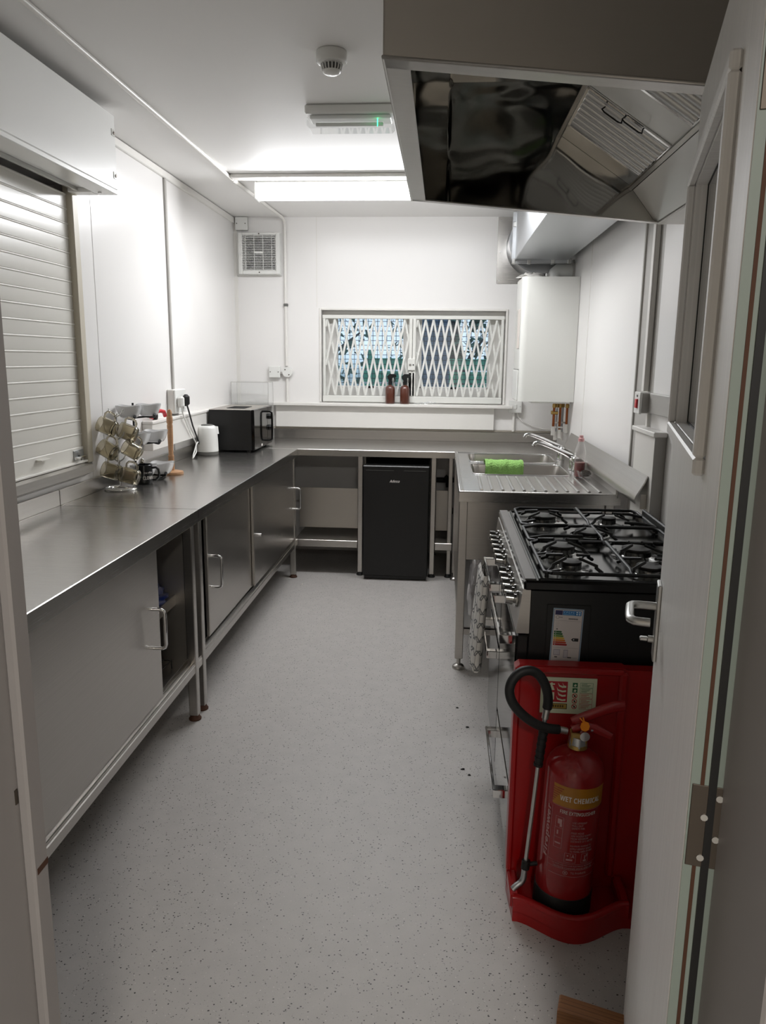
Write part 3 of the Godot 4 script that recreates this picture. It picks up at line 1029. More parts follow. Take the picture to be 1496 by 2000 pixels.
func sink() -> void:
	var x0 := 0.090
	var x1 := 0.826
	var z0 := -3.610
	var z1 := -5.240
	var t := thing("sink_unit", "stainless steel double bowl sink table with ridged drainer", "sink", V(0.45, 0, -4.43))
	var bx0 := 0.176
	var bx1 := 0.712
	var top := MB.new()
	for a: Array in [[x0, bx0, z0, z1], [bx1, x1, z0, z1], [bx0, bx1, z0, -4.205], [bx0, bx1, -4.655, -4.735], [bx0, bx1, -5.165, z1]]:
		top.box(V(a[0], YT - 0.010, a[2]), V(a[1], YT, a[3]))
	# rounded fillets at the bowls' corners
	for bz: Array in [[-4.205, -4.655], [-4.735, -5.165]]:
		for cx: float in [bx0, bx1]:
			for cz: float in [bz[0], bz[1]]:
				var sx := 1.0 if cx == bx0 else -1.0
				var sz := -1.0 if cz == bz[0] else 1.0
				var poly := [Vector2(cx, cz)]
				for j in 7:
					var th := PI / 2 * j / 6.0
					poly.append(Vector2(cx + sx * 0.05 * (1.0 - sin(th)), cz + sz * 0.05 * (1.0 - cos(th))))
				top.prism(poly, 0.004, 0.010, Transform3D(Basis(V(1, 0, 0), V(0, 0, 1), V(0, -1, 0)), V(0, YT + 0.004, 0)))
	# folded front and side edges
	top.box(V(x0, YT - 0.046, z0), V(x1 + 0.02, YT - 0.010, z0 - 0.010))
	top.box(V(x0, YT - 0.046, z0 - 0.01), V(x0 + 0.010, YT - 0.010, z1))
	part(t, "sink_top", top, M.steel_top)
	part(t, "edge_bead", MB.new().tube([V(x1, YT + 0.002, z0 - 0.004), V(x0 + 0.004, YT + 0.002, z0 - 0.004), V(x0 + 0.004, YT + 0.002, z1)], 0.005, 8), M.steel_top)
	part(t, "edge_bead", MB.new().tube([V(x0 + 0.018, YT + 0.001, z0 - 0.05), V(x0 + 0.018, YT + 0.001, z1 + 0.03), V(x1 - 0.08, YT + 0.001, z1 + 0.03)], 0.004, 8), M.steel_top)
	for bz: Array in [[-4.205, -4.655], [-4.735, -5.165]]:
		var b := MB.new()
		bowl(b, bx0, bx1, bz[1], bz[0], YT, 0.20)
		var bp := part(t, "bowl", b, M.steel)
		part(bp, "bowl_rim", MB.new().tube([V(bx0 + 0.05, YT + 0.001, bz[0]), V(bx1 - 0.05, YT + 0.001, bz[0]), V(bx1 - 0.014, YT + 0.001, bz[0] - 0.014), V(bx1, YT + 0.001, bz[0] - 0.05), V(bx1, YT + 0.001, bz[1] + 0.05), V(bx1 - 0.014, YT + 0.001, bz[1] + 0.014), V(bx1 - 0.05, YT + 0.001, bz[1]), V(bx0 + 0.05, YT + 0.001, bz[1]), V(bx0 + 0.014, YT + 0.001, bz[1] + 0.014), V(bx0, YT + 0.001, bz[1] + 0.05), V(bx0, YT + 0.001, bz[0] - 0.05), V(bx0 + 0.014, YT + 0.001, bz[0] - 0.014), V(bx0 + 0.05, YT + 0.001, bz[0])], 0.004, 6), M.chrome)
		part(bp, "drain", MB.new().cyl(V(0.444, YT - 0.1995, (bz[0] + bz[1]) * 0.5), V(0.444, YT - 0.196, (bz[0] + bz[1]) * 0.5), 0.04, -1, 20), M.chrome)
	for i in 12:
		var gx := 0.200 + i * 0.0515
		var zn := -3.695
		var zf2 := -4.150 if i < 11 else -4.32
		part(t, "drainer_ridge", MB.new().tube([V(gx, YT - 0.001, zn), V(gx, YT + 0.001, zn - 0.02), V(gx + 0.004, YT + 0.001, zf2 + 0.02), V(gx + 0.004, YT - 0.001, zf2)], 0.0085, 8, true, 0.75), M.steel_top)
	# upstand against the wall and the sloped splash plate above it
	part(t, "upstand", box(V(x1 - 0.004, YT - 0.03, z0 - 0.005), V(x1 + 0.008, YT + 0.060, z1), 0.002), M.steel)
	part(t, "splash_plate", MB.new().prism([Vector2(0.790, 0.952), Vector2(0.786, 0.968), Vector2(0.792, 0.985), Vector2(0.822, 1.040), Vector2(0.832, 1.066), Vector2(0.836, 1.064), Vector2(0.826, 1.037), Vector2(0.797, 0.982), Vector2(0.791, 0.968), Vector2(0.794, 0.953)], -3.13, -5.02), M.steel)
	part(t, "splash_bracket", box(V(0.812, 0.93, -3.1305), V(0.846, 0.99, -3.134), 0.001), M.steel_dull)
	part(t, "skirt_panel", box(V(0.130, 0.565, z0 - 0.022), V(x1 - 0.02, YT - 0.046, z0 - 0.028)), M.steel)
	for p: Array in [[0.112, z0 - 0.026], [0.112, z1 + 0.03], [0.80, z0 - 0.026], [0.80, z1 + 0.03]]:
		var l := part(t, "leg", box(V(p[0] - 0.02, 0.055, p[1] - 0.02), V(p[0] + 0.02, YT - 0.044, p[1] + 0.02), 0.003), M.steel)
		part(l, "foot", MB.new().cyl(V(p[0], 0.01, p[1]), V(p[0], 0.06, p[1]), 0.011, -1, 12).lathe(V(p[0], 0, p[1]), [Vector2(0, 0), Vector2(0.030, 0), Vector2(0.031, 0.008), Vector2(0.026, 0.017), Vector2(0.012, 0.024)], 18), M.steel)
	part(t, "lower_rail", box(V(0.13, 0.175, z0 - 0.03), V(0.79, 0.215, z0 - 0.042), 0.002), M.steel)
	part(t, "lower_shelf", box(V(0.10, 0.205, z0 - 0.03), V(0.81, 0.215, z1 + 0.02)), M.steel)
	# two pillar mixers with swung spouts
	for k in 2:
		var zc: float = [-4.45, -4.955][k]
		var tp := part(t, "tap", MB.new().lathe(V(0.760, YT, zc), [Vector2(0.028, 0), Vector2(0.028, 0.006), Vector2(0.022, 0.010), Vector2(0.020, 0.035), Vector2(0.024, 0.045), Vector2(0.024, 0.075), Vector2(0.015, 0.086), Vector2(0, 0.088)], 18), M.chrome, "chrome mixer tap")
		var tipx: float = 0.535
		part(tp, "spout", MB.new().tube([V(0.760, YT + 0.070, zc), V(0.745, YT + 0.082, zc + 0.002), V(0.70, YT + 0.104, zc + 0.004), V(0.64, YT + 0.130, zc + 0.006), V(0.58, YT + 0.152, zc + 0.008), V(0.552, YT + 0.158, zc + 0.008), V(tipx, YT + 0.154, zc + 0.008), V(tipx - 0.008, YT + 0.138, zc + 0.008)], [0.017, 0.017, 0.014, 0.0125, 0.0115, 0.011, 0.0115, 0.012], 12), M.chrome)
		for s: float in [-1.0, 1.0]:
			var zc2 := zc + s * 0.052
			part(tp, "valve_body", MB.new().cyl(V(0.762, YT + 0.040, zc), V(0.762, YT + 0.040, zc2), 0.012, -1, 12).lathe(V(0.762, YT, zc2), [Vector2(0.018, 0.0), Vector2(0.018, 0.02), Vector2(0.014, 0.035), Vector2(0.014, 0.055)], 14), M.chrome)
			part(tp, "tap_head", MB.new().lathe(V(0.762, YT + 0.055, zc2), [Vector2(0.012, 0), Vector2(0.021, 0.006), Vector2(0.022, 0.022), Vector2(0.016, 0.030), Vector2(0, 0.031)], 8, 20.0), M.chrome)


# ---------------------------------------------------------------- range cooker
func energy_label() -> Image:
	var w := 176
	var h := 360
	var im := Image.create(w, h, false, Image.FORMAT_RGB8)
	im.fill(Color(0.58, 0.66, 0.74))
	im.fill_rect(Rect2i(6, 6, w - 12, h - 12), Color(0.30, 0.34, 0.38))
	im.fill_rect(Rect2i(8, 8, w - 16, h - 16), Color(0.83, 0.80, 0.79))
	im.fill_rect(Rect2i(12, 12, 42, 28), Color(0.13, 0.13, 0.32))
	im.fill_rect(Rect2i(56, 12, 106, 28), Color(0.12, 0.42, 0.68))
	for k in 5:
		im.fill_rect(Rect2i(62 + k * 13, 17, 3, 12), Color(0.55, 0.75, 0.9))
		im.fill_rect(Rect2i(62 + k * 13, 17, 9, 3), Color(0.55, 0.75, 0.9))
		im.fill_rect(Rect2i(62 + k * 13, 26 if k % 2 == 0 else 22, 9, 3), Color(0.55, 0.75, 0.9))
	im.fill_rect(Rect2i(62, 33, 62, 4), Color(0.45, 0.68, 0.85))
	for k in 4:
		im.fill_rect(Rect2i(132 + (k % 2) * 15, 16 + (k / 2) * 12, 10, 8), Color(0.80, 0.88, 0.93))
	for a in 40:
		var th := TAU * a / 40.0
		im.set_pixel(26 + int(10 * cos(th)), 54 + int(9 * sin(th)), Color(0.1, 0.1, 0.1))
		im.set_pixel(27 + int(10 * cos(th)), 54 + int(9 * sin(th)), Color(0.1, 0.1, 0.1))
	im.fill_rect(Rect2i(36, 52, 20, 3), Color(0.4, 0.4, 0.4))
	for k in 9:
		im.fill_rect(Rect2i(92 + k * 6, 57, 4, 8), Color(0.22, 0.22, 0.24))
	im.fill_rect(Rect2i(12, 74, w - 24, 1), Color(0.5, 0.5, 0.5))
	for k in 5:
		im.fill_rect(Rect2i(20, 84 + k * 8, 18, 1), Color(0.6, 0.6, 0.6))
	im.fill_rect(Rect2i(25, 124, 9, 6), Color(0.2, 0.2, 0.2))
	var cols := [Color(0.05, 0.30, 0.12), Color(0.10, 0.36, 0.12), Color(0.36, 0.52, 0.12), Color(0.80, 0.66, 0.16), Color(0.80, 0.46, 0.10), Color(0.70, 0.22, 0.08), Color(0.62, 0.07, 0.07)]
	for k in 7:
		var bw := 46 + k * 6
		for r in 11:
			im.fill_rect(Rect2i(14, 138 + k * 13 + r, bw - absi(r - 5), 1), cols[k])
		im.fill_rect(Rect2i(22, 141 + k * 13, 4, 5), Color(0.85, 0.85, 0.8))
	for r in 19:
		im.fill_rect(Rect2i(116 + absi(r - 9), 178 + r, 42 - absi(r - 9), 1), Color(0.05, 0.05, 0.06))
	im.fill_rect(Rect2i(128, 183, 6, 8), Color(0.8, 0.8, 0.8))
	im.fill_rect(Rect2i(12, 240, w - 24, 1), Color(0.5, 0.5, 0.5))
	for rr: Array in [[20, 252, 38, 36], [78, 252, 26, 50]]:
		im.fill_rect(Rect2i(rr[0], rr[1], rr[2], rr[3]), Color(0.62, 0.60, 0.64))
		im.fill_rect(Rect2i(rr[0] + 3, rr[1] + 4, rr[2] - 6, rr[3] - 8), Color(0.78, 0.76, 0.78))
	im.fill_rect(Rect2i(28, 296, 16, 7), Color(0.3, 0.3, 0.3))
	im.fill_rect(Rect2i(104, 296, 22, 7), Color(0.25, 0.25, 0.25))
	im.fill_rect(Rect2i(128, 299, 32, 2), Color(0.5, 0.5, 0.5))
	im.fill_rect(Rect2i(12, 318, w - 24, 1), Color(0.55, 0.55, 0.55))
	im.fill_rect(Rect2i(20, 336, 34, 5), Color(0.4, 0.35, 0.35))
	im.fill_rect(Rect2i(90, 336, 50, 3), Color(0.55, 0.5, 0.5))
	return im

func pan_support(t: Node3D, x0: float, x1: float, za: float, zb: float, burners: Array) -> void:
	var y := 0.951
	var mb := MB.new()
	var r := 0.0055
	# outer ring, bent down to rubber-footed corners
	var ring := [V(x0 + 0.02, y - 0.01, za), V(x1 - 0.02, y - 0.01, za), V(x1, y - 0.012, za - 0.02), V(x1, y - 0.012, zb + 0.02), V(x1 - 0.02, y - 0.01, zb), V(x0 + 0.02, y - 0.01, zb), V(x0, y - 0.012, zb + 0.02), V(x0, y - 0.012, za - 0.02), V(x0 + 0.02, y - 0.01, za)]
	mb.tube(ring, r, 8, true)
	var s := part(t, "pan_support", mb, M.iron)
	for cx: float in [x0 + 0.006, x1 - 0.006]:
		for cz: float in [za - 0.01, zb + 0.01]:
			part(s, "support_foot", MB.new().cyl(V(cx, 0.925, cz), V(cx, y - 0.008, cz), 0.006, -1, 8), M.iron)
	part(s, "cross_bar", MB.new().tube([V((x0 + x1) * 0.5, y - 0.01, za), V((x0 + x1) * 0.5, y, za - 0.03), V((x0 + x1) * 0.5, y, zb + 0.03), V((x0 + x1) * 0.5, y - 0.01, zb)], r, 8), M.iron)
	for b: Vector2 in burners:
		for k in 4:
			var a := PI / 4 + k * PI / 2
			var dx := cos(a)
			var dz := sin(a)
			var tip := V(b.x + dx * 0.028, y + 0.014, b.y + dz * 0.028)
			var mid := V(b.x + dx * 0.085, y + 0.004, b.y + dz * 0.085)
			mid.x = clampf(mid.x, x0 + 0.004, x1 - 0.004)
			mid.z = clampf(mid.z, zb + 0.004, za - 0.004)
			var root := V(clampf(mid.x + dx * 0.02, x0, x1), y - 0.012, clampf(mid.z + dz * 0.02, zb, za))
			part(s, "finger", MB.new().tube([root, V(mid.x, y - 0.002, mid.z), mid, tip], [0.0055, 0.0055, 0.0055, 0.0045], 8), M.iron)
		for sgn: float in [-1.0, 1.0]:
			var zz := b.y + sgn * 0.085
			if zz < za - 0.01 and zz > zb + 0.01:
				part(s, "cross_bar", MB.new().tube([V(x0, y - 0.012, zz), V(x0 + 0.05, y - 0.002, zz), V(b.x - 0.04, y, zz)] if b.x < (x0 + x1) * 0.5 else [V(x1, y - 0.012, zz), V(x1 - 0.05, y - 0.002, zz), V(b.x + 0.04, y, zz)], r, 8), M.iron)

func cooker() -> void:
	var zn := -2.060
	var zf := -3.060
	var xb := 0.80
	var t := thing("range_cooker", "black range cooker with seven gas burners and steel control panel", "cooker", V(0.52, 0, -2.56))
	part(t, "body", box(V(0.256, 0.05, zn - 0.006), V(xb, 0.895, zf + 0.006), 0.004), M.black)
	part(t, "side_recess", box(V(0.305, 0.32, zn - 0.0062), V(0.425, 0.855, zn - 0.0035), 0.012), M.black)
	part(t, "plinth", box(V(0.29, 0.0, zn - 0.02), V(xb - 0.02, 0.055, zf + 0.02)), M.black)
	var hb := part(t, "hob", MB.new().box(V(0.238, 0.892, zn), V(xb, 0.922, zf), 0.006), M.black_enamel)
	part(hb, "hob_rim", MB.new().box(V(0.240, 0.9215, zn - 0.004), V(0.272, 0.9265, zf + 0.004), 0.002), M.hob_edge, "matt steel front edge of the hob")
	part(hb, "rim_rib", MB.new().tube([V(0.283, 0.9225, zn - 0.012), V(0.283, 0.9225, zf + 0.012), V(xb - 0.012, 0.9225, zf + 0.012), V(xb - 0.012, 0.9225, zn - 0.012), V(0.283, 0.9225, zn - 0.012)], 0.005, 8), M.black_enamel)
	part(t, "rear_vent", box(V(xb, 0.80, zn - 0.01), V(0.812, 0.945, zf + 0.01), 0.004), M.black)
	# burners
	var bs := [[0.382, -2.175, 0.030], [0.600, -2.150, 0.040], [0.382, -2.375, 0.044], [0.612, -2.360, 0.044], [0.512, -2.592, 0.050], [0.388, -2.845, 0.048], [0.622, -2.830, 0.028]]
	for b: Array in bs:
		var o := V(b[0], 0.922, b[1])
		var r: float = b[2]
		var br := part(t, "burner", MB.new().lathe(o, [Vector2(r * 1.7, 0), Vector2(r * 1.7, 0.003), Vector2(r * 1.1, 0.006), Vector2(r * 1.02, 0.008), Vector2(r, 0.022), Vector2(0, 0.022)], 28), M.knob)
		part(br, "burner_cap", MB.new().lathe(o, [Vector2(r * 0.98, 0.022), Vector2(r * 1.02, 0.026), Vector2(r * 0.98, 0.031), Vector2(r * 0.6, 0.033), Vector2(0, 0.033)], 28), M.burner_cap)
		if r > 0.049:
			part(br, "outer_ring", MB.new().lathe(o, [Vector2(r * 1.3, 0.004), Vector2(r * 1.32, 0.016), Vector2(r * 1.22, 0.018), Vector2(r * 1.18, 0.004)], 28), M.knob)
		part(br, "spark_pin", MB.new().cyl(o + V(-r * 1.25, 0, r * 0.3), o + V(-r * 1.25, 0.020, r * 0.3), 0.003, -1, 8), M.ceramic)
	pan_support(t, 0.296, 0.77, -2.078, -2.462, [Vector2(0.382, -2.175), Vector2(0.600, -2.155), Vector2(0.382, -2.375), Vector2(0.612, -2.36)])
	pan_support(t, 0.296, 0.77, -2.472, -2.708, [Vector2(0.512, -2.592)])
	pan_support(t, 0.296, 0.77, -2.718, -3.030, [Vector2(0.388, -2.845), Vector2(0.622, -2.830)])
	# sloped control panel with eleven knobs
	var fa := part(t, "control_panel", MB.new().prism([Vector2(0.236, 0.896), Vector2(0.222, 0.767), Vector2(0.258, 0.767), Vector2(0.258, 0.896)], zn - 0.004, zf + 0.004), M.steel)
	for k in 11:
		var z: float = -2.145 - k * 0.068 if k < 5 else -2.575 - (k - 5) * 0.075
		var o := V(0.229, 0.842, z)
		var d := V(-0.994, 0.108, 0)
		part(fa, "knob", MB.new().cyl(o, o + d * 0.005, 0.025, 0.024, 20).cyl(o + d * 0.005, o + d * 0.012, 0.014, 0.014, 16).cyl(o + d * 0.012, o + d * 0.033, 0.0195, 0.018, 20), M.knob)
	part(fa, "timer", MB.new().prism([Vector2(0.2305, 0.862), Vector2(0.2265, 0.815), Vector2(0.240, 0.815), Vector2(0.240, 0.862)], -2.462, -2.53), M.black_gloss)
	# doors: main oven and drawer nearer the extinguisher, grill over second oven beyond
	var df := 0.222
	for a: Array in [["oven_door", 0.30, 0.760, zn - 0.006, -2.572, 0.728], ["drawer", 0.075, 0.292, zn - 0.006, -2.572, 0.235], ["grill_door", 0.520, 0.760, -2.580, zf + 0.006, 0.728], ["oven_door", 0.075, 0.512, -2.580, zf + 0.006, 0.475]]:
		var d := part(t, a[0], box(V(df + 0.004, a[1], a[3]), V(0.258, a[2], a[4]), 0.004), M.black)
		part(d, "front_plate", box(V(df, a[1] + 0.003, a[3] - 0.003), V(df + 0.005, a[2] - 0.003, a[4] + 0.003), 0.002), M.black_gloss if a[0] != "drawer" else M.steel_polished)
		var hy: float = a[5]
		var ha: float = a[3] - 0.05
		var hz: float = a[4] + 0.045
		var hd := part(d, "handle", box(V(0.180, hy - 0.006, ha), V(0.188, hy + 0.014, hz), 0.002), M.chrome, "square chrome bar handle")
		for z: float in [ha, hz + 0.03]:
			part(hd, "bracket", box(V(0.181, hy - 0.015, z), V(df + 0.002, hy + 0.013, z - 0.03), 0.002), M.chrome)
	var lb := mat("energy_label", Color(1, 1, 1), 0.45)
	lb.albedo_texture = tex(energy_label())
	lb.texture_repeat = false
	var lt := Transform3D(Basis(V(0, 0, 1), 0.03).rotated(V(0, 0, 1), -0.06), V(0.362, 0.758, zn - 0.0035))
	part(t, "energy_label", MB.new().prism([Vector2(-0.042, -0.086), Vector2(0.042, -0.086), Vector2(0.042, 0.086), Vector2(-0.042, 0.086)], 0, 0.0008, lt), lb)


func fridge() -> void:
	var t := thing("fridge", "black under-counter fridge between the counter legs", "fridge", V(-0.303, 0, -5.40))
	part(t, "cabinet", box(V(-0.527, 0.03, -5.19), V(-0.080, 0.794, -5.64), 0.006), M.black)
	part(t, "top_panel", box(V(-0.528, 0.792, -5.187), V(-0.079, 0.803, -5.645), 0.004), M.black)
	var d := part(t, "door", box(V(-0.531, 0.030, -5.140), V(-0.076, 0.806, -5.185), 0.006), M.black)
	part(d, "door_cap", box(V(-0.531, 0.784, -5.138), V(-0.076, 0.808, -5.184), 0.006), M.black)
	part(d, "grip_groove", box(V(-0.51, 0.775, -5.1395), V(-0.32, 0.7765, -5.138)), M.grey_plastic)
	part(d, "grip_groove", box(V(-0.25, 0.775, -5.1395), V(-0.10, 0.7765, -5.138)), M.grey_plastic)
	letters(d, "lettering", "Adexa", 0.018, M.print_white, Transform3D(Basis(), V(-0.312, 0.703, -5.1395)), 0.066, true, 0.0, true)
	part(t, "kick_plate", box(V(-0.52, 0.006, -5.16), V(-0.088, 0.034, -5.20), 0.002), M.black)
	for x: float in [-0.51, -0.10]:
		part(t, "foot", MB.new().cyl(V(x, 0, -5.20), V(x, 0.03, -5.20), 0.014, -1, 12), M.rubber)
		part(t, "foot", MB.new().cyl(V(x, 0, -5.60), V(x, 0.03, -5.60), 0.014, -1, 12), M.rubber)


# ---------------------------------------------------------------- extraction hood and duct
func hood_y(x: float) -> float:
	return 2.0905 - 0.093 * (x + 0.06)

func hood() -> void:
	var zn := -1.640
	var zf := -3.018
	var xl := -0.135
	var xr := 0.762
	var t := thing("extractor_hood", "stainless steel canopy hood with baffle filters hung over the cooker", "extractor hood", V(0.3, 2.05, -2.33))
	var ytop := YC - 0.003
	# outer sheets
	var tk := 0.003
	part(t, "front_sheet", MB.new().prism([Vector2(xl, hood_y(xl)), Vector2(xr, hood_y(xr)), Vector2(xr, ytop), Vector2(xl, ytop)], zn, zn - tk), M.steel_dull)
	part(t, "end_sheet", MB.new().prism([Vector2(xl, hood_y(xl)), Vector2(xr, hood_y(xr)), Vector2(xr, ytop), Vector2(xl, ytop)], zf, zf + tk), M.steel)
	part(t, "side_sheet", box(V(xl, hood_y(xl), zn), V(xl + tk, ytop, zf)), M.steel)
	part(t, "back_sheet", box(V(xr - tk, hood_y(xr), zn), V(xr, ytop, zf)), M.steel)
	part(t, "top_sheet", box(V(xl, ytop - tk, zn), V(xr, ytop, zf)), M.steel)
	# folded lip round the open bottom
	var lw := 0.052
	var lip := MB.new()
	for a: Array in [[xl, xr, zn, zn - lw], [xl, xr, zf, zf + lw * 0.6]]:
		lip.prism([Vector2(a[0], hood_y(a[0])), Vector2(a[1], hood_y(a[1])), Vector2(a[1], hood_y(a[1]) + 0.004), Vector2(a[0], hood_y(a[0]) + 0.004)], a[2], a[3])
	lip.prism([Vector2(xl, hood_y(xl)), Vector2(xl + lw, hood_y(xl + lw)), Vector2(xl + lw, hood_y(xl + lw) + 0.004), Vector2(xl, hood_y(xl) + 0.004)], zn, zf)
	part(t, "bottom_lip", lip, M.steel)
	var fold := MB.new()
	fold.tube([V(xl, hood_y(xl) + 0.002, zf), V(xl, hood_y(xl) + 0.002, zn), V(xr, hood_y(xr) + 0.002, zn)], 0.004, 8)
	part(t, "folded_edge", fold, M.steel)
	# polished lining: side, ends, roof, plenum face
	var ln := MB.new()
	ln.box(V(xl + 0.004, hood_y(xl) + 0.005, zn - 0.004), V(xl + 0.006, 2.50, zf + 0.004))
	ln.box(V(xl + 0.004, 2.498, zn - 0.004), V(0.40, 2.502, zf + 0.004))
	part(t, "lining", ln, M.steel_polished)
	for z: float in [zn - 0.004, zf + 0.006]:
		part(t, "end_lining", MB.new().prism([Vector2(xl + 0.006, hood_y(xl) + 0.006), Vector2(xr - 0.006, hood_y(xr) + 0.006), Vector2(xr - 0.006, 2.50), Vector2(xl + 0.006, 2.50)], z, z - 0.002), M.steel_polished)
	var fx0 := 0.392
	var fy0 := 2.320
	var fx1 := 0.668
	var fy1 := 2.136
	part(t, "plenum_face", box(V(fx0, fy0 - 0.004, zn - 0.01), V(fx0 + 0.004, 2.50, zf + 0.008)), M.steel_polished)
	# sloped backing sheet below the filters, then the rail that carries them
	part(t, "rear_slope", MB.new().prism([Vector2(fx1, fy1 - 0.006), Vector2(0.757, hood_y(0.757) + 0.004), Vector2(0.760, hood_y(0.757) + 0.006), Vector2(fx1 + 0.004, fy1 - 0.001)], zn - 0.006, zf + 0.008), M.enamel_white)
	var dir := V(fx1 - fx0, fy1 - fy0, 0)
	var fl := dir.length()
	var ux := dir / fl
	var fb := Basis(ux, V(0, 0, -1), ux.cross(V(0, 0, -1)))  # local x down the slope, y away from the door, z out of the face
	if fb.z.y > 0:
		fb = Basis(ux, V(0, 0, 1), ux.cross(V(0, 0, 1)))
	var o := V(fx0, fy0, 0)
	for e: float in [0.0, fl - 0.012]:
		var rl := MB.new()
		rl.xf = Transform3D(fb, o)
		var sgn := -fb.y.z
		rl.box(V(e - 0.004, -zn * sgn, -0.004), V(e + 0.012, -zf * sgn, 0.010), 0.002)
		part(t, "filter_rail", rl, M.steel)
	var bp := MB.new()
	bp.xf = Transform3D(fb, o)
	bp.box(V(0, 2.292 * -fb.y.z, -0.006), V(fl, 2.482 * -fb.y.z, -0.002))
	part(t, "blank_plate", bp, M.enamel_white)
	bp = MB.new()
	bp.xf = Transform3D(fb, o)
	bp.box(V(0, 2.868 * -fb.y.z, -0.006), V(fl, 3.010 * -fb.y.z, -0.002))
	part(t, "blank_plate", bp, M.steel_polished)
	bp = MB.new()
	bp.xf = Transform3D(fb, o)
	bp.box(V(0, 1.650 * -fb.y.z, -0.024), V(fl, 3.010 * -fb.y.z, -0.022))
	part(t, "plenum_back", bp, M.steel_dull)
	# baffle filters, each lifted out by two wire handles
	for fz: Array in [[2.484, 2.866], [1.905, 2.290]]:
		var f := thing("baffle_filter", "steel baffle grease filter in the hood, " + ("beyond the plain plate" if fz[0] > 2.4 else "by the open door"), "filter", V(0.53, 2.22, -(fz[0] + fz[1]) * 0.5), "baffle filters in the extractor hood")
		var fr := MB.new()
		fr.xf = Transform3D(fb, o)
		var s := -fb.y.z
		fr.box(V(0.004, fz[0] * s, -0.012), V(0.022, fz[1] * s, 0.004), 0.002)
		fr.box(V(fl - 0.022, fz[0] * s, -0.012), V(fl - 0.004, fz[1] * s, 0.004), 0.002)
		fr.box(V(0.004, fz[0] * s, -0.012), V(fl - 0.004, (fz[0] + 0.016) * s, 0.004), 0.002)
		fr.box(V(0.004, (fz[1] - 0.016) * s, -0.012), V(fl - 0.004, fz[1] * s, 0.004), 0.002)
		part(f, "filter_frame", fr, M.chrome)
		var n := 8
		for k in n:
			var c: float = fz[0] + 0.03 + (fz[1] - fz[0] - 0.06) * k / (n - 1.0)
			var sl := MB.new()
			sl.xf = Transform3D(fb, o)
			var rows := []
			for j in 9:
				var a := PI * j / 8.0
				var yy := (c - 0.0145 * cos(a)) * s
				var zz := -0.014 + 0.019 * sin(a)
				rows.append([V(0.020, yy, zz), V(fl - 0.020, yy, zz)])
			sl.grid(rows)
			part(f, "baffle", sl, M.alu)
		for k in 2:
			var c2: float = lerpf(fz[0], fz[1], 0.10 if k == 0 else 0.02) + 0.01
			var hw := MB.new()
			hw.xf = Transform3D(fb, o)
			var hx := fl * (0.36 if k == 0 else 0.56)
			hw.tube([V(hx - 0.032, c2 * s, 0.004), V(hx - 0.036, (c2 - 0.012) * s, 0.018), V(hx - 0.026, (c2 - 0.026) * s, 0.026), V(hx + 0.026, (c2 - 0.026) * s, 0.026), V(hx + 0.036, (c2 - 0.012) * s, 0.018), V(hx + 0.032, c2 * s, 0.004)], 0.0022, 6)
			part(f, "wire_handle", hw, M.iron)
	# boxing that carries the hood off the wall
	single("hood_boxing", "plain white boxing between the canopy hood and the wall", "boxing", box(V(xr + 0.002, 2.012, -1.60), V(XR - 0.001, YC - 0.001, -3.016), 0.003), M.pvc, V(0.82, 2.012, -2.3))
	# rectangular duct to the wall fan
	var d := thing("extract_duct", "grey sheet metal duct from the hood to the wall fan", "duct", V(0.64, 2.19, -4.25))
	part(d, "duct_run", box(V(0.462, 2.190, zf - 0.004), V(0.826, 2.520, -5.49), 0.004), M.galv)
	var fl2 := MB.new()
	fl2.box(V(0.440, 2.168, -5.485), V(0.470, 2.50, -5.515), 0.002)
	part(d, "flange", fl2, M.galv)
	part(d, "flange", box(V(0.440, 2.168, -5.485), V(0.846, 2.196, -5.515), 0.002), M.galv)
	for c: Vector2 in [Vector2(0.455, 2.182), Vector2(0.455, 2.42), Vector2(0.56, 2.182), Vector2(0.72, 2.182), Vector2(0.83, 2.182)]:
		part(d, "clamp", box(V(c.x - 0.012, c.y - 0.017, -5.478), V(c.x + 0.012, c.y + 0.017, -5.522), 0.003), M.alu)
	part(d, "transition", MB.new().prism([Vector2(0.47, 2.20), Vector2(0.82, 2.20), Vector2(0.82, 2.50), Vector2(0.47, 2.50)], -5.51, -5.60), M.galv)
	var fn := thing("wall_fan", "round metal wall fan on a square steel plate in the corner", "fan", V(0.63, 2.32, ZB + 0.003))
	part(fn, "plate", box(V(0.372, 2.078, ZB + 0.001), V(XR - 0.003, YC - 0.004, ZB + 0.006), 0.001), M.steel_top)
	for p: Array in [[0.392, 2.10], [0.392, 2.30], [0.392, 2.52]]:
		part(fn, "screw", MB.new().cyl(V(p[0], p[1], ZB + 0.005), V(p[0], p[1], ZB + 0.011), 0.006, -1, 10), M.alu)
	var ring := MB.new()
	ring.xf = Transform3D(Basis(V(1, 0, 0), V(0, 0, 1), V(0, -1, 0)), V(0.648, 2.335, ZB + 0.006))
	ring.lathe(Vector3.ZERO, [Vector2(0.205, 0.0), Vector2(0.213, 0.0), Vector2(0.213, 0.02), Vector2(0.206, 0.03), Vector2(0.206, 0.27), Vector2(0.214, 0.285), Vector2(0.214, 0.30), Vector2(0.200, 0.30), Vector2(0.200, 0.0)], 40)
	part(fn, "fan_ring", ring, M.galv)
	var cap := MB.new()
	cap.xf = ring.xf
	cap.cyl(V(0, 0.255, 0), V(0, 0.258, 0), 0.2, -1, 40)
	part(fn, "ring_disc", cap, M.galv)

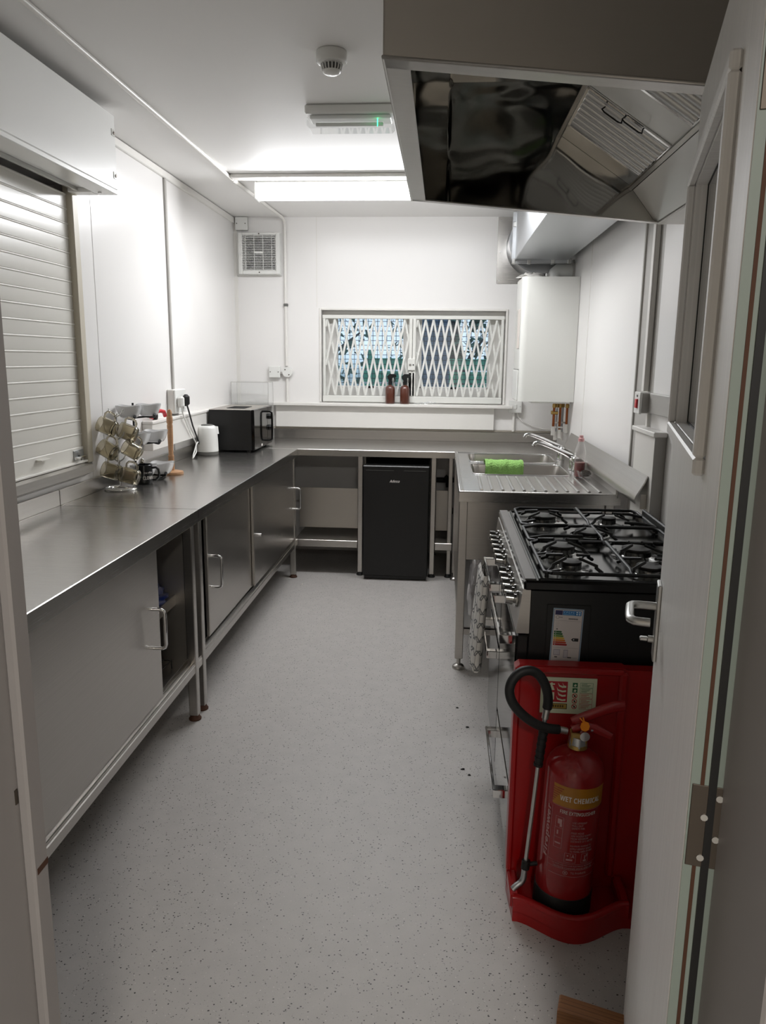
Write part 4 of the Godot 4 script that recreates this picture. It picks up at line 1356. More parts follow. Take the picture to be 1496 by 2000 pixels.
# ---------------------------------------------------------------- boiler, pipes, boxed pillar
func boiler() -> void:
	var zn := -5.285
	var zf := -5.700
	var y0 := 1.247
	var y1 := 2.062
	var t := thing("boiler", "white wall-hung gas boiler in the corner beside the window", "boiler", V(0.7, y0, -5.49))
	var pr := []
	for k in 6:
		var a := PI / 2 * k / 5.0
		pr.append(Vector2(0.505 + 0.045 * (1.0 - sin(a)), zn - 0.045 * (1.0 - cos(a))))
	pr.append(Vector2(0.505, zf + 0.03))
	pr.append(Vector2(0.535, zf))
	pr.append(Vector2(XR - 0.002, zf))
	pr.append(Vector2(XR - 0.002, zn))
	var st := Transform3D(Basis(V(1, 0, 0), V(0, 0, 1), V(0, -1, 0)), Vector3.ZERO)
	part(t, "casing", MB.new().prism(pr, -y1, -y0, st), M.enamel_white)
	part(t, "control_flap", box(V(0.497, 1.252, zn - 0.035), V(0.506, 1.455, zf + 0.04), 0.003), M.white_plastic)
	part(t, "casing_seam", box(V(0.5025, 1.458, zn - 0.03), V(0.5056, 1.4615, zf + 0.03)), M.grey_plastic)
	part(t, "data_sheet", box(V(0.500, 1.60, zn - 0.06), V(0.5045, 1.86, zn - 0.20), 0.001), M.paper)
	part(t, "base_tray", box(V(0.60, y0 - 0.012, zn - 0.03), V(0.86, y0 + 0.002, zf + 0.03), 0.003), M.white_plastic)
	# flue elbow into the wall
	var fz := -5.602
	var fy := y1 + 0.072
	var fl := part(t, "flue", MB.new().tube([V(0.752, y1 - 0.002, fz), V(0.752, y1 + 0.025, fz), V(0.758, y1 + 0.052, fz), V(0.778, y1 + 0.068, fz), V(0.81, fy, fz), V(XR - 0.003, fy, fz)], 0.050, 20), M.white_plastic)
	part(fl, "flue_collar", MB.new().lathe(V(0.752, y1, fz), [Vector2(0.066, 0), Vector2(0.066, 0.012), Vector2(0.053, 0.018)], 20), M.white_plastic)
	part(fl, "wall_rosette", MB.new().cyl(V(XR - 0.014, fy, fz), V(XR - 0.001, fy, fz), 0.070, 0.074, 24), M.pvc_grey)
	part(fl, "test_cap", MB.new().cyl(V(0.705, y1 + 0.04, fz + 0.02), V(0.690, y1 + 0.04, fz + 0.024), 0.013, -1, 12), M.white_plastic)
	# copper tails under the casing
	for k in 5:
		var px: float = [0.772, 0.794, 0.816, 0.838, 0.858][k]
		var pz: float = [-5.42, -5.45, -5.43, -5.47, -5.40][k]
		var yy: float = [1.02, 0.985, 1.00, 0.98, 1.04][k]
		var tl := part(t, "pipe", MB.new().cyl(V(px, yy, pz), V(px, y0 - 0.004, pz), 0.0085, -1, 12), M.copper if k % 2 == 0 else M.galv)
		part(tl, "pipe_nut", MB.new().cyl(V(px, y0 - 0.045, pz), V(px, y0 - 0.020, pz), 0.014, -1, 6), M.brass)
		part(tl, "lagging", MB.new().cyl(V(px, yy - 0.01, pz), V(px, yy + 0.05, pz), 0.014, -1, 12), M.pvc)
		if k < 4:
			part(tl, "pipe_clip", box(V(px - 0.014, 1.06 + 0.03 * (k % 2), pz - 0.012), V(px + 0.022, 1.072 + 0.03 * (k % 2), pz + 0.012), 0.002), M.pvc)
	part(t, "valve", MB.new().cyl(V(0.765, 1.165, -5.42), V(0.80, 1.165, -5.42), 0.012, -1, 10).box(V(0.752, 1.155, -5.43), V(0.768, 1.18, -5.41), 0.003), M.brass)
	single("plastic_bag", "crumpled white bag lying on top of the boiler", "bag", crumple(V(0.58, y1, -5.42), 0.10, 0.030, 0.09, 3), M.film, V(0.58, y1, -5.42))
	# boxed pillar between the sink and the cooker
	var b := thing("pipe_boxing", "white boxed-in pillar with a lid between sink and cooker", "boxing", V(0.86, 0, -3.24))
	part(b, "side_board", box(V(0.838, 0.0, -3.075), V(XR - 0.001, 1.228, -3.40), 0.002), M.pvc)
	part(b, "front_board", box(V(0.834, 0.0, -3.070), V(XR - 0.001, 1.228, -3.0755), 0.001), M.pvc_grey)
	part(b, "lid", box(V(0.826, 1.228, -3.060), V(XR - 0.001, 1.248, -3.42), 0.003), M.pvc)
	# cooker isolator and its trunking
	var s := thing("cooker_switch", "white cooker switch with red rocker beside grey trunking", "switch", V(0.85, 1.35, -3.33))
	part(s, "back_box", box(V(0.826, 1.308, -3.285), V(XR - 0.0005, 1.392, -3.372), 0.003), M.pvc_grey)
	part(s, "face_plate", box(V(0.817, 1.305, -3.282), V(0.827, 1.395, -3.375), 0.002), M.white_plastic)
	part(s, "rocker", box(V(0.810, 1.328, -3.312), V(0.818, 1.366, -3.342), 0.002), M.red_tape)
	part(s, "neon", box(V(0.815, 1.375, -3.322), V(0.8175, 1.383, -3.334)), M.rubber)
	var tr := thing("cable_trunking", "white vertical cable trunking running up from the cooker switch", "trunking", V(0.87, 1.4, -3.42))
	part(tr, "trunk", box(V(0.862, 1.395, -3.405), V(XR + 0.003, YC - 0.003, -3.432), 0.003), M.pvc)
	part(tr, "trunk", box(V(0.866, 1.249, -3.335), V(XR - 0.0005, 1.308, -3.355), 0.002), M.pvc)
	part(tr, "trunk_cover", box(V(0.858, 1.395, -3.400), V(0.8625, YC - 0.003, -3.436), 0.001), M.pvc)
	part(tr, "side_trunk", box(V(0.855, 1.310, -2.6), V(XR - 0.0005, 1.392, -3.283), 0.003), M.pvc_grey)

func crumple(c: Vector3, rx: float, h: float, rz: float, sd: int, n := 10) -> MB:
	var r := RandomNumberGenerator.new()
	r.seed = sd
	var rows := []
	for i in n + 1:
		var ph := PI / 2 * i / n
		var row := []
		for j in n * 2:
			var th := TAU * j / (n * 2)
			var k := 1.0 + r.randf_range(-0.22, 0.16)
			row.append(c + V(rx * cos(th) * cos(ph) * k, maxf(h * sin(ph) * (1.0 + r.randf_range(-0.45, 0.5)), 0.0), rz * sin(th) * cos(ph) * k))
		rows.append(row)
	return MB.new().grid(rows, true)


# ---------------------------------------------------------------- ceiling
func ceiling_things() -> void:
	var b := thing("led_batten", "lit white LED batten light fixed across the ceiling", "light", V(-0.40, YC, -4.835))
	part(b, "housing", box(V(-1.150, 2.506, -4.790), V(0.350, YC - 0.001, -4.880), 0.004), M.white_plastic)
	var prof := [Vector2(-4.787, 2.506), Vector2(-4.783, 2.486), Vector2(-4.790, 2.468), Vector2(-4.805, 2.456), Vector2(-4.835, 2.451), Vector2(-4.865, 2.456), Vector2(-4.880, 2.468), Vector2(-4.887, 2.486), Vector2(-4.883, 2.506)]
	var df := MB.new().prism(prof, 1.145, -0.345, Transform3D(Basis(V(0, 0, 1), V(0, 1, 0), V(-1, 0, 0)), Vector3.ZERO), 40.0)
	part(b, "diffuser", df, M.led)
	for x: float in [-1.158, 0.346]:
		part(b, "end_cap", box(V(x, 2.449, -4.781), V(x + 0.012, YC - 0.001, -4.889), 0.005), M.white_plastic)
	var lb := thing("lobby_lamp", "round white ceiling lamp in the lobby outside the door", "light", V(0.30, YC, 1.2))
	part(lb, "lamp_base", MB.new().lathe(V(0.30, YC - 0.021, 1.2), [Vector2(0.16, 0), Vector2(0.16, -0.02), Vector2(0.15, -0.022), Vector2(0, -0.022)], 32), M.white_plastic)
	part(lb, "lamp_lens", MB.new().lathe(V(0.30, YC - 0.043, 1.2), [Vector2(0.15, 0), Vector2(0.15, -0.02), Vector2(0.13, -0.036), Vector2(0, -0.04)], 32), M.led_soft)
	single("ceiling_trunking", "white trunking strip across the ceiling before the lit batten", "trunking", box(V(-1.25, 2.530, -4.590), V(0.6, YC - 0.001, -4.672), 0.004), M.pvc, V(-0.4, 2.53, -4.63))
	# emergency light
	var e := thing("emergency_light", "unlit emergency light with clear cover and green indicator", "light", V(-0.415, YC, -3.45))
	part(e, "base", box(V(-0.604, 2.515, -3.398), V(-0.226, YC - 0.001, -3.520), 0.006), M.white_plastic)
	part(e, "cover", box(V(-0.598, 2.462, -3.404), V(-0.232, 2.515, -3.514), 0.012), M.diffuser_clear)
	part(e, "gear_tray", box(V(-0.585, 2.498, -3.415), V(-0.245, 2.514, -3.50), 0.003), M.white_plastic)
	part(e, "tube", MB.new().cyl(V(-0.565, 2.487, -3.458), V(-0.28, 2.487, -3.458), 0.0075, -1, 12), M.enamel_white)
	part(e, "indicator", box(V(-0.302, 2.466, -3.412), V(-0.299, 2.497, -3.415)), M.led_green)
	# smoke detector
	var s := thing("smoke_detector", "white round smoke detector on the ceiling", "smoke detector", V(-0.412, YC, -2.86))
	var o := V(-0.412, YC - 0.001, -2.86)
	part(s, "base", MB.new().lathe(o, [Vector2(0.052, 0.0), Vector2(0.054, -0.004), Vector2(0.054, -0.030), Vector2(0.050, -0.036), Vector2(0.035, -0.040), Vector2(0, -0.040)], 36), M.white_plastic)
	part(s, "chamber", MB.new().cyl(o + V(0, -0.038, 0), o + V(0, -0.062, 0), 0.030, 0.026, 24), M.grey_plastic)
	for k in 18:
		var a := TAU * k / 18.0
		var c := V(cos(a), 0, sin(a))
		part(s, "vent_rib", MB.new().tube([o + c * 0.037 + V(0, -0.038, 0), o + c * 0.034 + V(0, -0.052, 0), o + c * 0.029 + V(0, -0.064, 0)], 0.0022, 5), M.white_plastic)
	part(s, "nose", MB.new().lathe(o, [Vector2(0.032, -0.060), Vector2(0.030, -0.066), Vector2(0.022, -0.071), Vector2(0, -0.073)], 28), M.white_plastic)
	# surface conduit: along the ceiling, round the corner, down to the round junction box
	var c := thing("conduit", "white surface conduit along the ceiling and down the window wall", "conduit", V(-1.25, YC, -3.0))
	part(c, "pipe", MB.new().cyl(V(-1.262, YC - 0.010, ZD - 0.001), V(-1.262, YC - 0.010, -4.70), 0.0105, -1, 12), M.pvc)
	part(c, "coupler", MB.new().cyl(V(-1.262, YC - 0.011, -4.69), V(-1.260, YC - 0.011, -4.76), 0.0135, -1, 12), M.pvc)
	part(c, "pipe", MB.new().tube([V(-1.260, YC - 0.012, -4.74), V(-1.225, YC - 0.013, -5.80), V(-1.218, YC - 0.016, -5.90), V(-1.215, YC - 0.032, -5.935), V(-1.213, YC - 0.065, ZB + 0.013), V(-1.213, 2.30, ZB + 0.013), V(-1.212, 1.46, ZB + 0.013)], 0.0115, 12), M.pvc)
	part(c, "saddle", box(V(-1.228, 1.905, ZB + 0.001), V(-1.196, 1.925, ZB + 0.027), 0.003), M.grey_plastic)
	part(c, "pipe", MB.new().cyl(V(-1.209, 1.38, ZB + 0.013), V(-1.209, 1.184, ZB + 0.013), 0.0105, -1, 12), M.pvc)
	var j := part(c, "junction_box", MB.new().cyl(V(-1.205, 1.412, ZB + 0.001), V(-1.205, 1.412, ZB + 0.036), 0.040, 0.038, 28), M.white_plastic)
	for p: Vector2 in [Vector2(-0.016, 0.018), Vector2(0.014, -0.02)]:
		part(j, "screw", MB.new().cyl(V(-1.205 + p.x, 1.412 + p.y, ZB + 0.034), V(-1.205 + p.x, 1.412 + p.y, ZB + 0.038), 0.005, -1, 8), M.hinge_steel)


# ---------------------------------------------------------------- things fixed to the walls
func wall_fittings() -> void:
	var b := thing("blank_box", "small white blanked electrical box above the wall vent", "electrical box", V(-1.54, 2.50, ZB))
	part(b, "box", box(V(-1.585, 2.455, ZB + 0.001), V(-1.492, 2.548, ZB + 0.030), 0.004), M.pvc_grey)
	part(b, "cover", box(V(-1.586, 2.454, ZB + 0.028), V(-1.491, 2.549, ZB + 0.036), 0.004), M.white_plastic)
	for x: float in [-1.572, -1.508]:
		part(b, "screw", MB.new().cyl(V(x, 2.502, ZB + 0.034), V(x, 2.502, ZB + 0.0385), 0.004, -1, 8), M.hinge_steel)
	# square extractor vent: housing, fan disc behind, louvre grille
	var v := thing("wall_vent", "square white louvred extractor vent in the corner", "vent", V(-1.41, 2.28, ZB))
	var bk := MB.new()
	for a: Array in [[-1.580, -1.515, 2.128, 2.440], [-1.291, -1.243, 2.128, 2.440], [-1.515, -1.291, 2.128, 2.178], [-1.515, -1.291, 2.402, 2.440]]:
		bk.box(V(a[0], a[2], ZB + 0.001), V(a[1], a[3], ZB + 0.020), 0.002)
	part(v, "back_plate", bk, M.white_plastic)
	var fr := MB.new()
	for a: Array in [[-1.562, -1.530, 2.135, 2.434], [-1.277, -1.245, 2.135, 2.434], [-1.530, -1.277, 2.135, 2.164], [-1.530, -1.277, 2.417, 2.434]]:
		fr.box(V(a[0], a[2], ZB + 0.018), V(a[1], a[3], ZB + 0.055), 0.004)
	part(v, "frame", fr, M.white_plastic)
	# the duct runs through the wall to a closed outer flap; the fan turns in its mouth
	var o := V(-1.403, 2.29, ZB + 0.002)
	part(v, "duct_tube", MB.new().cyl(o + V(0, 0, 0.012), o + V(0, 0, -0.140), 0.112, -1, 32, false), M.pvc_grey)
	part(v, "outer_flap", box(o + V(-0.135, -0.135, -0.152), o + V(0.135, 0.135, -0.144), 0.002), M.pvc_grey)
	part(v, "fan_hub", MB.new().cyl(o + V(0, 0, -0.03), o + V(0, 0, 0.010), 0.045, -1, 24), M.grey_plastic)
	for k in 6:
		var a := TAU * k / 6.0 + 0.3
		var q := MB.new()
		q.xf = Transform3D(Basis(V(0, 0, 1), a), o + V(0, 0, 0.006))
		q.prism([Vector2(0.04, -0.014), Vector2(0.105, -0.036), Vector2(0.105, 0.022), Vector2(0.04, 0.014)], -0.001, 0.001)
		part(v, "fan_blade", q, M.grey_plastic)
	for k in 21:
		var y := 2.170 + k * 0.01205
		var lv := MB.new()
		lv.prism([Vector2(ZB + 0.040, y - 0.001), Vector2(ZB + 0.052, y - 0.0035), Vector2(ZB + 0.053, y + 0.0008), Vector2(ZB + 0.040, y + 0.0025)], 1.277, 1.530, Transform3D(Basis(V(0, 0, 1), V(0, 1, 0), V(-1, 0, 0)), Vector3.ZERO))
		part(v, "louvre", lv, M.white_plastic)
	for x: float in [-1.504, -1.440, -1.372, -1.306]:
		part(v, "upright_bar", box(V(x - 0.0015, 2.164, ZB + 0.046), V(x + 0.0015, 2.417, ZB + 0.0545)), M.white_plastic)
	part(v, "badge", box(V(-1.438, 2.284, ZB + 0.053), V(-1.374, 2.297, ZB + 0.0565), 0.001), M.white_plastic)
	for y: float in [2.149, 2.426]:
		part(v, "screw", MB.new().cyl(V(-1.402, y, ZB + 0.054), V(-1.402, y, ZB + 0.0575), 0.005, -1, 8), M.hinge_steel)
	# connection plate beside the junction box
	var p := thing("connection_plate", "white square connection plate joined to the round junction box", "electrical box", V(-1.30, 1.41, ZB))
	part(p, "box", box(V(-1.350, 1.367, ZB + 0.001), V(-1.262, 1.456, ZB + 0.034), 0.005), M.white_plastic)
	for x: float in [-1.337, -1.275]:
		part(p, "screw", MB.new().cyl(V(x, 1.412, ZB + 0.033), V(x, 1.412, ZB + 0.036), 0.004, -1, 8), M.hinge_steel)
	part(p, "gland", MB.new().cyl(V(-1.264, 1.402, ZB + 0.016), V(-1.240, 1.402, ZB + 0.016), 0.011, -1, 12), M.pvc_grey)
	# fused spur below the boiler
	var s := thing("fused_spur", "white fused spur on the wall under the boiler", "switch", V(0.55, 1.17, ZB))
	part(s, "box", box(V(0.503, 1.129, ZB + 0.001), V(0.600, 1.221, ZB + 0.034), 0.004), M.pvc)
	part(s, "face_plate", box(V(0.502, 1.128, ZB + 0.033), V(0.601, 1.222, ZB + 0.041), 0.003), M.white_plastic)
	part(s, "rocker", box(V(0.540, 1.155, ZB + 0.040), V(0.562, 1.192, ZB + 0.047), 0.003), M.white_plastic)
	for x: float in [0.514, 0.589]:
		part(s, "screw", MB.new().cyl(V(x, 1.175, ZB + 0.04), V(x, 1.175, ZB + 0.043), 0.004, -1, 8), M.alu)
	part(s, "down_conduit", MB.new().cyl(V(0.545, 0.985, ZB + 0.016), V(0.545, 1.129, ZB + 0.016), 0.0105, -1, 12), M.pvc)
	part(s, "flex", MB.new().tube([V(0.575, 1.13, ZB + 0.018), V(0.578, 1.10, ZB + 0.018), V(0.60, 1.07, ZB + 0.016), V(0.68, 1.03, ZB + 0.014), V(0.77, 1.005, ZB + 0.014), V(0.83, 1.005, ZB + 0.03)], 0.004, 8), M.pvc)
	# dado trunking with the twin socket on the shutter-side wall
	var d := thing("dado_trunking", "white boxed trunking low on the wall behind the kettle", "trunking", V(-1.58, 1.02, -4.45))
	part(d, "trunk_body", box(V(XL + 0.001, 1.018, -4.002), V(-1.552, 1.160, -5.56), 0.003), M.pvc)
	part(d, "trunk_lid", box(V(XL + 0.001, 1.160, -3.998), V(-1.546, 1.178, -5.56), 0.004), M.pvc)
	var k := thing("twin_socket", "white twin wall socket with two plugs at the foot of the joint strip", "socket", V(-1.585, 1.24, -4.46))
	part(k, "back_box", box(V(XL + 0.001, 1.190, -4.395), V(-1.566, 1.330, -4.590), 0.004), M.pvc)
	part(k, "face_plate", box(V(-1.567, 1.192, -4.397), V(-1.558, 1.328, -4.588), 0.003), M.white_plastic)
	var sp := thing("plug", "white plug in the twin wall socket, lead hanging to the kettle", "plug", V(-1.54, 1.255, -4.44))
	part(sp, "plug_body", box(V(-1.5585, 1.225, -4.415), V(-1.522, 1.290, -4.462), 0.010), M.white_plastic)
	part(sp, "lead", MB.new().tube([V(-1.535, 1.228, -4.44), V(-1.535, 1.19, -4.45), V(-1.54, 1.13, -4.52), V(-1.543, 1.06, -4.60), V(-1.54, 0.99, -4.69), V(-1.53, 0.935, -4.66), V(-1.53, 0.908, -4.60), V(-1.528, 0.905, -4.575), V(-1.527, 0.925, -4.59), V(-1.53, 0.985, -4.67), V(-1.54, 0.99, -4.73)], 0.0042, 8), M.white_plastic)
	var kp := thing("plug", "black plug in the twin wall socket with a black lead", "plug", V(-1.54, 1.26, -4.53))
	part(kp, "plug_body", box(V(-1.5585, 1.228, -4.508), V(-1.520, 1.298, -4.556), 0.014), M.rubber)
	part(kp, "lead", MB.new().tube([V(-1.534, 1.232, -4.532), V(-1.532, 1.20, -4.55), V(-1.540, 1.10, -4.64), V(-1.545, 1.02, -4.73), V(-1.546, 0.98, -4.765), V(-1.54, 0.93, -4.80), V(-1.53, 0.906, -4.90), V(-1.55, 0.905, -4.98)], 0.005, 8), M.rubber)


# ---------------------------------------------------------------- things on the benches
func mug_mesh(r: float, h: float, glassy: float) -> MB:
	return MB.new().lathe(Vector3.ZERO, [Vector2(0, 0), Vector2(r * 0.86, 0), Vector2(r * 0.96, 0.004), Vector2(r, 0.012), Vector2(r, h - 0.002), Vector2(r - glassy * 0.5, h), Vector2(r - glassy, h - 0.002), Vector2(r - glassy, 0.014), Vector2(r - glassy - 0.006, 0.008), Vector2(0, 0.007)], 28)

func mug_handle(r: float, h: float, th: float) -> MB:
	return MB.new().tube([V(r - 0.002, h * 0.82, 0), V(r + 0.016, h * 0.84, 0), V(r + 0.028, h * 0.74, 0), V(r + 0.031, h * 0.52, 0), V(r + 0.027, h * 0.32, 0), V(r + 0.014, h * 0.20, 0), V(r - 0.002, h * 0.19, 0)], th, 8)

func wavy_bowl(w: float, h: float) -> MB:
	var mb := MB.new()
	for inner: bool in [false, true]:
		var rows := []
		var prof := [Vector2(0.0, 0.0), Vector2(0.48, 0.0), Vector2(0.64, 0.06), Vector2(0.80, 0.30), Vector2(0.92, 0.66), Vector2(1.0, 1.0)]
		for p: Vector2 in prof:
			var row := []
			for j in 40:
				var th := TAU * j / 40.0
				var c := cos(th)
				var s := sin(th)
				var sq := pow(pow(absf(c), 3.2) + pow(absf(s), 3.2), -1.0 / 3.2)
				var rad := w * 0.5 * p.x * sq * (0.955 if inner else 1.0)
				var y := h * p.y * (1.0 + 0.09 * p.y * p.y * (sq - 1.09) / 0.12) + (0.004 * (1.0 - p.y) if inner else 0.0)
				row.append(V(c * rad, y, s * rad))
			rows.append(row)
		mb.grid(rows, true, inner)
	return mb

func bench_things() -> void:
	# microwave
	var x0 := -1.536
	var x1 := -1.232
	var zn := -4.960
	var zf := -5.490
	var m := thing("microwave", "black microwave oven with mirrored door and loop handle", "microwave", V(-1.38, YT, -5.22))
	part(m, "casing", box(V(x0, 0.914, zn), V(x1 - 0.02, 1.178, zf), 0.004), M.black)
	part(m, "top_panel", box(V(x0, 1.178, zn), V(x1 - 0.02, 1.183, zf), 0.002), M.steel_dull)
	var vg := MB.new()
	for k in 9:
		vg.box(V(x0 + 0.09, 1.1828, zn - 0.11 - k * 0.024), V(x1 - 0.09, 1.1865, zn - 0.118 - k * 0.024), 0.001)
	part(m, "vent_ribs", vg, M.black)
	part(m, "door", box(V(x1 - 0.02, 0.916, zn - 0.002), V(x1, 1.181, zf + 0.15), 0.003), M.black_gloss)
	part(m, "control_panel", box(V(x1 - 0.02, 0.916, zf + 0.148), V(x1, 1.181, zf + 0.002), 0.003), M.black_gloss)
	for y: float in [1.108, 1.030]:
		part(m, "dial", MB.new().cyl(V(x1 - 0.001, y, zf + 0.075), V(x1 + 0.022, y, zf + 0.075), 0.020, 0.018, 20), M.black)
	part(m, "handle", MB.new().tube([V(x1 - 0.002, 1.150, zf + 0.175), V(x1 + 0.028, 1.150, zf + 0.175), V(x1 + 0.038, 1.140, zf + 0.175), V(x1 + 0.040, 1.10, zf + 0.175), V(x1 + 0.040, 1.00, zf + 0.175), V(x1 + 0.038, 0.958, zf + 0.175), V(x1 + 0.028, 0.948, zf + 0.175), V(x1 - 0.002, 0.948, zf + 0.175)], 0.0075, 10), M.black_gloss)
	part(m, "badge", box(V(x1 - 0.0005, 0.925, zn - 0.19), V(x1 + 0.001, 0.940, zn - 0.22)), M.print_white)
	for p: Array in [[x0 + 0.03, zn - 0.03], [x1 - 0.05, zn - 0.03], [x0 + 0.03, zf + 0.03], [x1 - 0.05, zf + 0.03]]:
		part(m, "foot", MB.new().cyl(V(p[0], YT, p[1]), V(p[0], 0.915, p[1]), 0.013, -1, 12), M.rubber)
	# clear acrylic box behind it
	var a := thing("acrylic_box", "clear acrylic display box behind the microwave", "box", V(-1.45, YT, -5.8))
	var ax0 := -1.586
	var ax1 := -1.305
	var az0 := -5.700
	var az1 := -5.865
	for q: Array in [[ax0, ax1, az0, az0 - 0.003, 0.902, 1.338], [ax0, ax1, az1, az1 + 0.003, 0.902, 1.338], [ax0, ax0 + 0.003, az0, az1, 0.902, 1.338], [ax1 - 0.003, ax1, az0, az1, 0.902, 1.338], [ax0, ax1, az0, az1, 1.336, 1.339]]:
		part(a, "side", box(V(q[0], q[4], q[2]), V(q[1], q[5], q[3])), M.clear)
	var ed := MB.new()
	for c: Array in [[ax0, az0], [ax1, az0], [ax0, az1], [ax1, az1]]:
		ed.box(V(c[0] - 0.0015, YT, c[1] - 0.0015), V(c[0] + 0.0015, 1.339, c[1] + 0.0015))
	ed.box(V(ax0, 1.3365, az0 - 0.0015), V(ax1, 1.3395, az0 + 0.0015))
	ed.box(V(ax0, 1.3365, az1 - 0.0015), V(ax1, 1.3395, az1 + 0.0015))
	ed.box(V(ax1 - 0.0015, 1.3365, az0), V(ax1 + 0.0015, 1.3395, az1))
	part(a, "polished_edge", ed, M.pvc_grey)
	# kettle
	var k := thing("kettle", "white plastic kettle on grey base beside the microwave", "kettle", V(-1.505, YT, -4.82))
	var o := V(-1.507, YT, -4.822)
	part(k, "power_base", MB.new().lathe(o, [Vector2(0, 0.001), Vector2(0.068, 0.001), Vector2(0.070, 0.006), Vector2(0.069, 0.020), Vector2(0.064, 0.021), Vector2(0, 0.021)], 32), M.grey_plastic)
	part(k, "body", MB.new().lathe(o, [Vector2(0.066, 0.0215), Vector2(0.0685, 0.024), Vector2(0.068, 0.08), Vector2(0.065, 0.13), Vector2(0.061, 0.168), Vector2(0.056, 0.181), Vector2(0.046, 0.188), Vector2(0, 0.190)], 36), M.white_plastic)
	part(k, "lid", MB.new().lathe(o, [Vector2(0.038, 0.189), Vector2(0.037, 0.1935), Vector2(0.030, 0.195), Vector2(0, 0.1955)], 28), M.grey_plastic)
	part(k, "spout", MB.new().prism([Vector2(-0.022, 0.13), Vector2(0.022, 0.13), Vector2(0.016, 0.178), Vector2(-0.016, 0.178)], 0.056, 0.080, Transform3D(Basis(V(0, 1, 0), 2.6), o)), M.white_plastic)
	part(k, "handle", MB.new().tube([o + V(-0.018, 0.165, -0.055), o + V(-0.030, 0.178, -0.082), o + V(-0.034, 0.15, -0.105), o + V(-0.034, 0.09, -0.108), o + V(-0.026, 0.05, -0.085), o + V(-0.018, 0.045, -0.062)], 0.011, 10), M.white_plastic)
	# kitchen roll holder: turned beech post on a round foot
	var h := thing("roll_holder", "empty turned wooden kitchen roll holder", "roll holder", V(-1.440, YT, -3.975))
	part(h, "foot", MB.new().lathe(V(-1.440, YT, -3.975), [Vector2(0, 0), Vector2(0.057, 0), Vector2(0.059, 0.006), Vector2(0.056, 0.014), Vector2(0.03, 0.020), Vector2(0, 0.021)], 32), M.beech)
	part(h, "post", MB.new().lathe(V(-1.444, YT, -3.975), [Vector2(0.0155, 0.015), Vector2(0.016, 0.07), Vector2(0.0145, 0.09), Vector2(0.0165, 0.096), Vector2(0.0125, 0.105), Vector2(0.0125, 0.12), Vector2(0.0145, 0.19), Vector2(0.0150, 0.26), Vector2(0.0130, 0.268), Vector2(0.0165, 0.276), Vector2(0.0155, 0.305), Vector2(0.0125, 0.312), Vector2(0.0140, 0.322), Vector2(0.0125, 0.334), Vector2(0.008, 0.343), Vector2(0, 0.346)], 20), M.beech)
	# red tape cutter lying on the dado trunking
	var r := thing("tape_dispenser", "small red tape dispenser lying on the dado trunking", "tape dispenser", V(-1.575, 1.178, -4.10))
	part(r, "body", MB.new().tube([V(-1.565, 1.190, -4.03), V(-1.562, 1.212, -4.04), V(-1.556, 1.224, -4.07), V(-1.552, 1.225, -4.13), V(-1.550, 1.218, -4.18), V(-1.550, 1.192, -4.20)], 0.011, 10), M.red_tape)
	part(r, "roll", MB.new().cyl(V(-1.585, 1.197, -4.105), V(-1.562, 1.197, -4.105), 0.019, -1, 20), M.rubber)
	# black mug with lettering, cutlery in it
	var g := thing("mug", "black mug with white lettering holding cutlery", "mug", Vector3.ZERO)
	part(g, "body", mug_mesh(0.041, 0.095, 0.004), M.mug_black)
	part(g, "handle", mug_handle(0.041, 0.095, 0.006), M.mug_black)
	var face := Transform3D(Basis(V(0, 1, 0), 0.68), Vector3.ZERO)
	var wht: Material = M.print_white
	letters(g, "lettering", "the office", 0.009, wht, face * Transform3D(Basis(), V(0, 0.058, 0.0412)), 0.046, false, 0.0412)
	letters(g, "lettering", "CLOWN", 0.017, wht, face * Transform3D(Basis(), V(0, 0.032, 0.0412)), 0.056, true, 0.0412)
	g.transform = Transform3D(Basis(V(0, 1, 0), 0.22), V(-1.466, YT, -3.648))
	var sp := thing("teaspoon", "steel spoon standing bowl-up in the black mug", "spoon", V(-1.472, 0.91, -3.65))
	part(sp, "bowl", egg(V(-1.474, 1.004, -3.645), 0.017, 0.022, 0.006), M.chrome)
	part(sp, "handle", MB.new().tube([V(-1.466, 0.912, -3.655), V(-1.474, 0.988, -3.646)], 0.003, 6), M.chrome)
	sp = thing("teaspoon", "steel handle leaning out of the black mug", "spoon", V(-1.49, 0.91, -3.65))
	part(sp, "handle", MB.new().tube([V(-1.462, 0.912, -3.64), V(-1.498, 0.975, -3.638), V(-1.512, 1.02, -3.636), V(-1.516, 1.045, -3.634)], [0.003, 0.003, 0.004, 0.005], 6, true, 0.5), M.chrome)
	# wire mug tree
	var tc := V(-1.512, YT, -3.462)
	var t := thing("mug_tree", "chrome wire mug tree with a coiled round base", "mug tree", tc)
	var coil := []
	for i in 61:
		var th := TAU * 2.4 * i / 60.0
		var rr := 0.078 - 0.055 * i / 60.0
		coil.append(tc + V(cos(th) * rr, 0.006, sin(th) * rr))
	part(t, "base_coil", MB.new().tube(coil, 0.004, 8), M.chrome)
	part(t, "pole", MB.new().tube([coil[60], tc + V(0.004, 0.02, 0.004), tc + V(0, 0.05, 0), tc + V(0, 0.345, 0), tc + V(0.004, 0.358, 0), tc + V(0.010, 0.35, 0)], 0.0036, 8), M.chrome)
	for i in 3:
		for s: float in [-1.0, 1.0]:
			var y := 0.13 + 0.105 * i
			part(t, "hook", MB.new().tube([tc + V(0, y, 0), tc + V(s * 0.022, y + 0.012, s * 0.006), tc + V(s * 0.036, y + 0.026, s * 0.010), tc + V(s * 0.040, y + 0.038, s * 0.011)], 0.003, 6), M.chrome)
	# six smoked glass mugs hung by their handles
	var mg := thing("glass_mug", "smoked glass mug hanging on the wire mug tree", "mug", Vector3.ZERO, "smoked glass mugs on the mug tree")
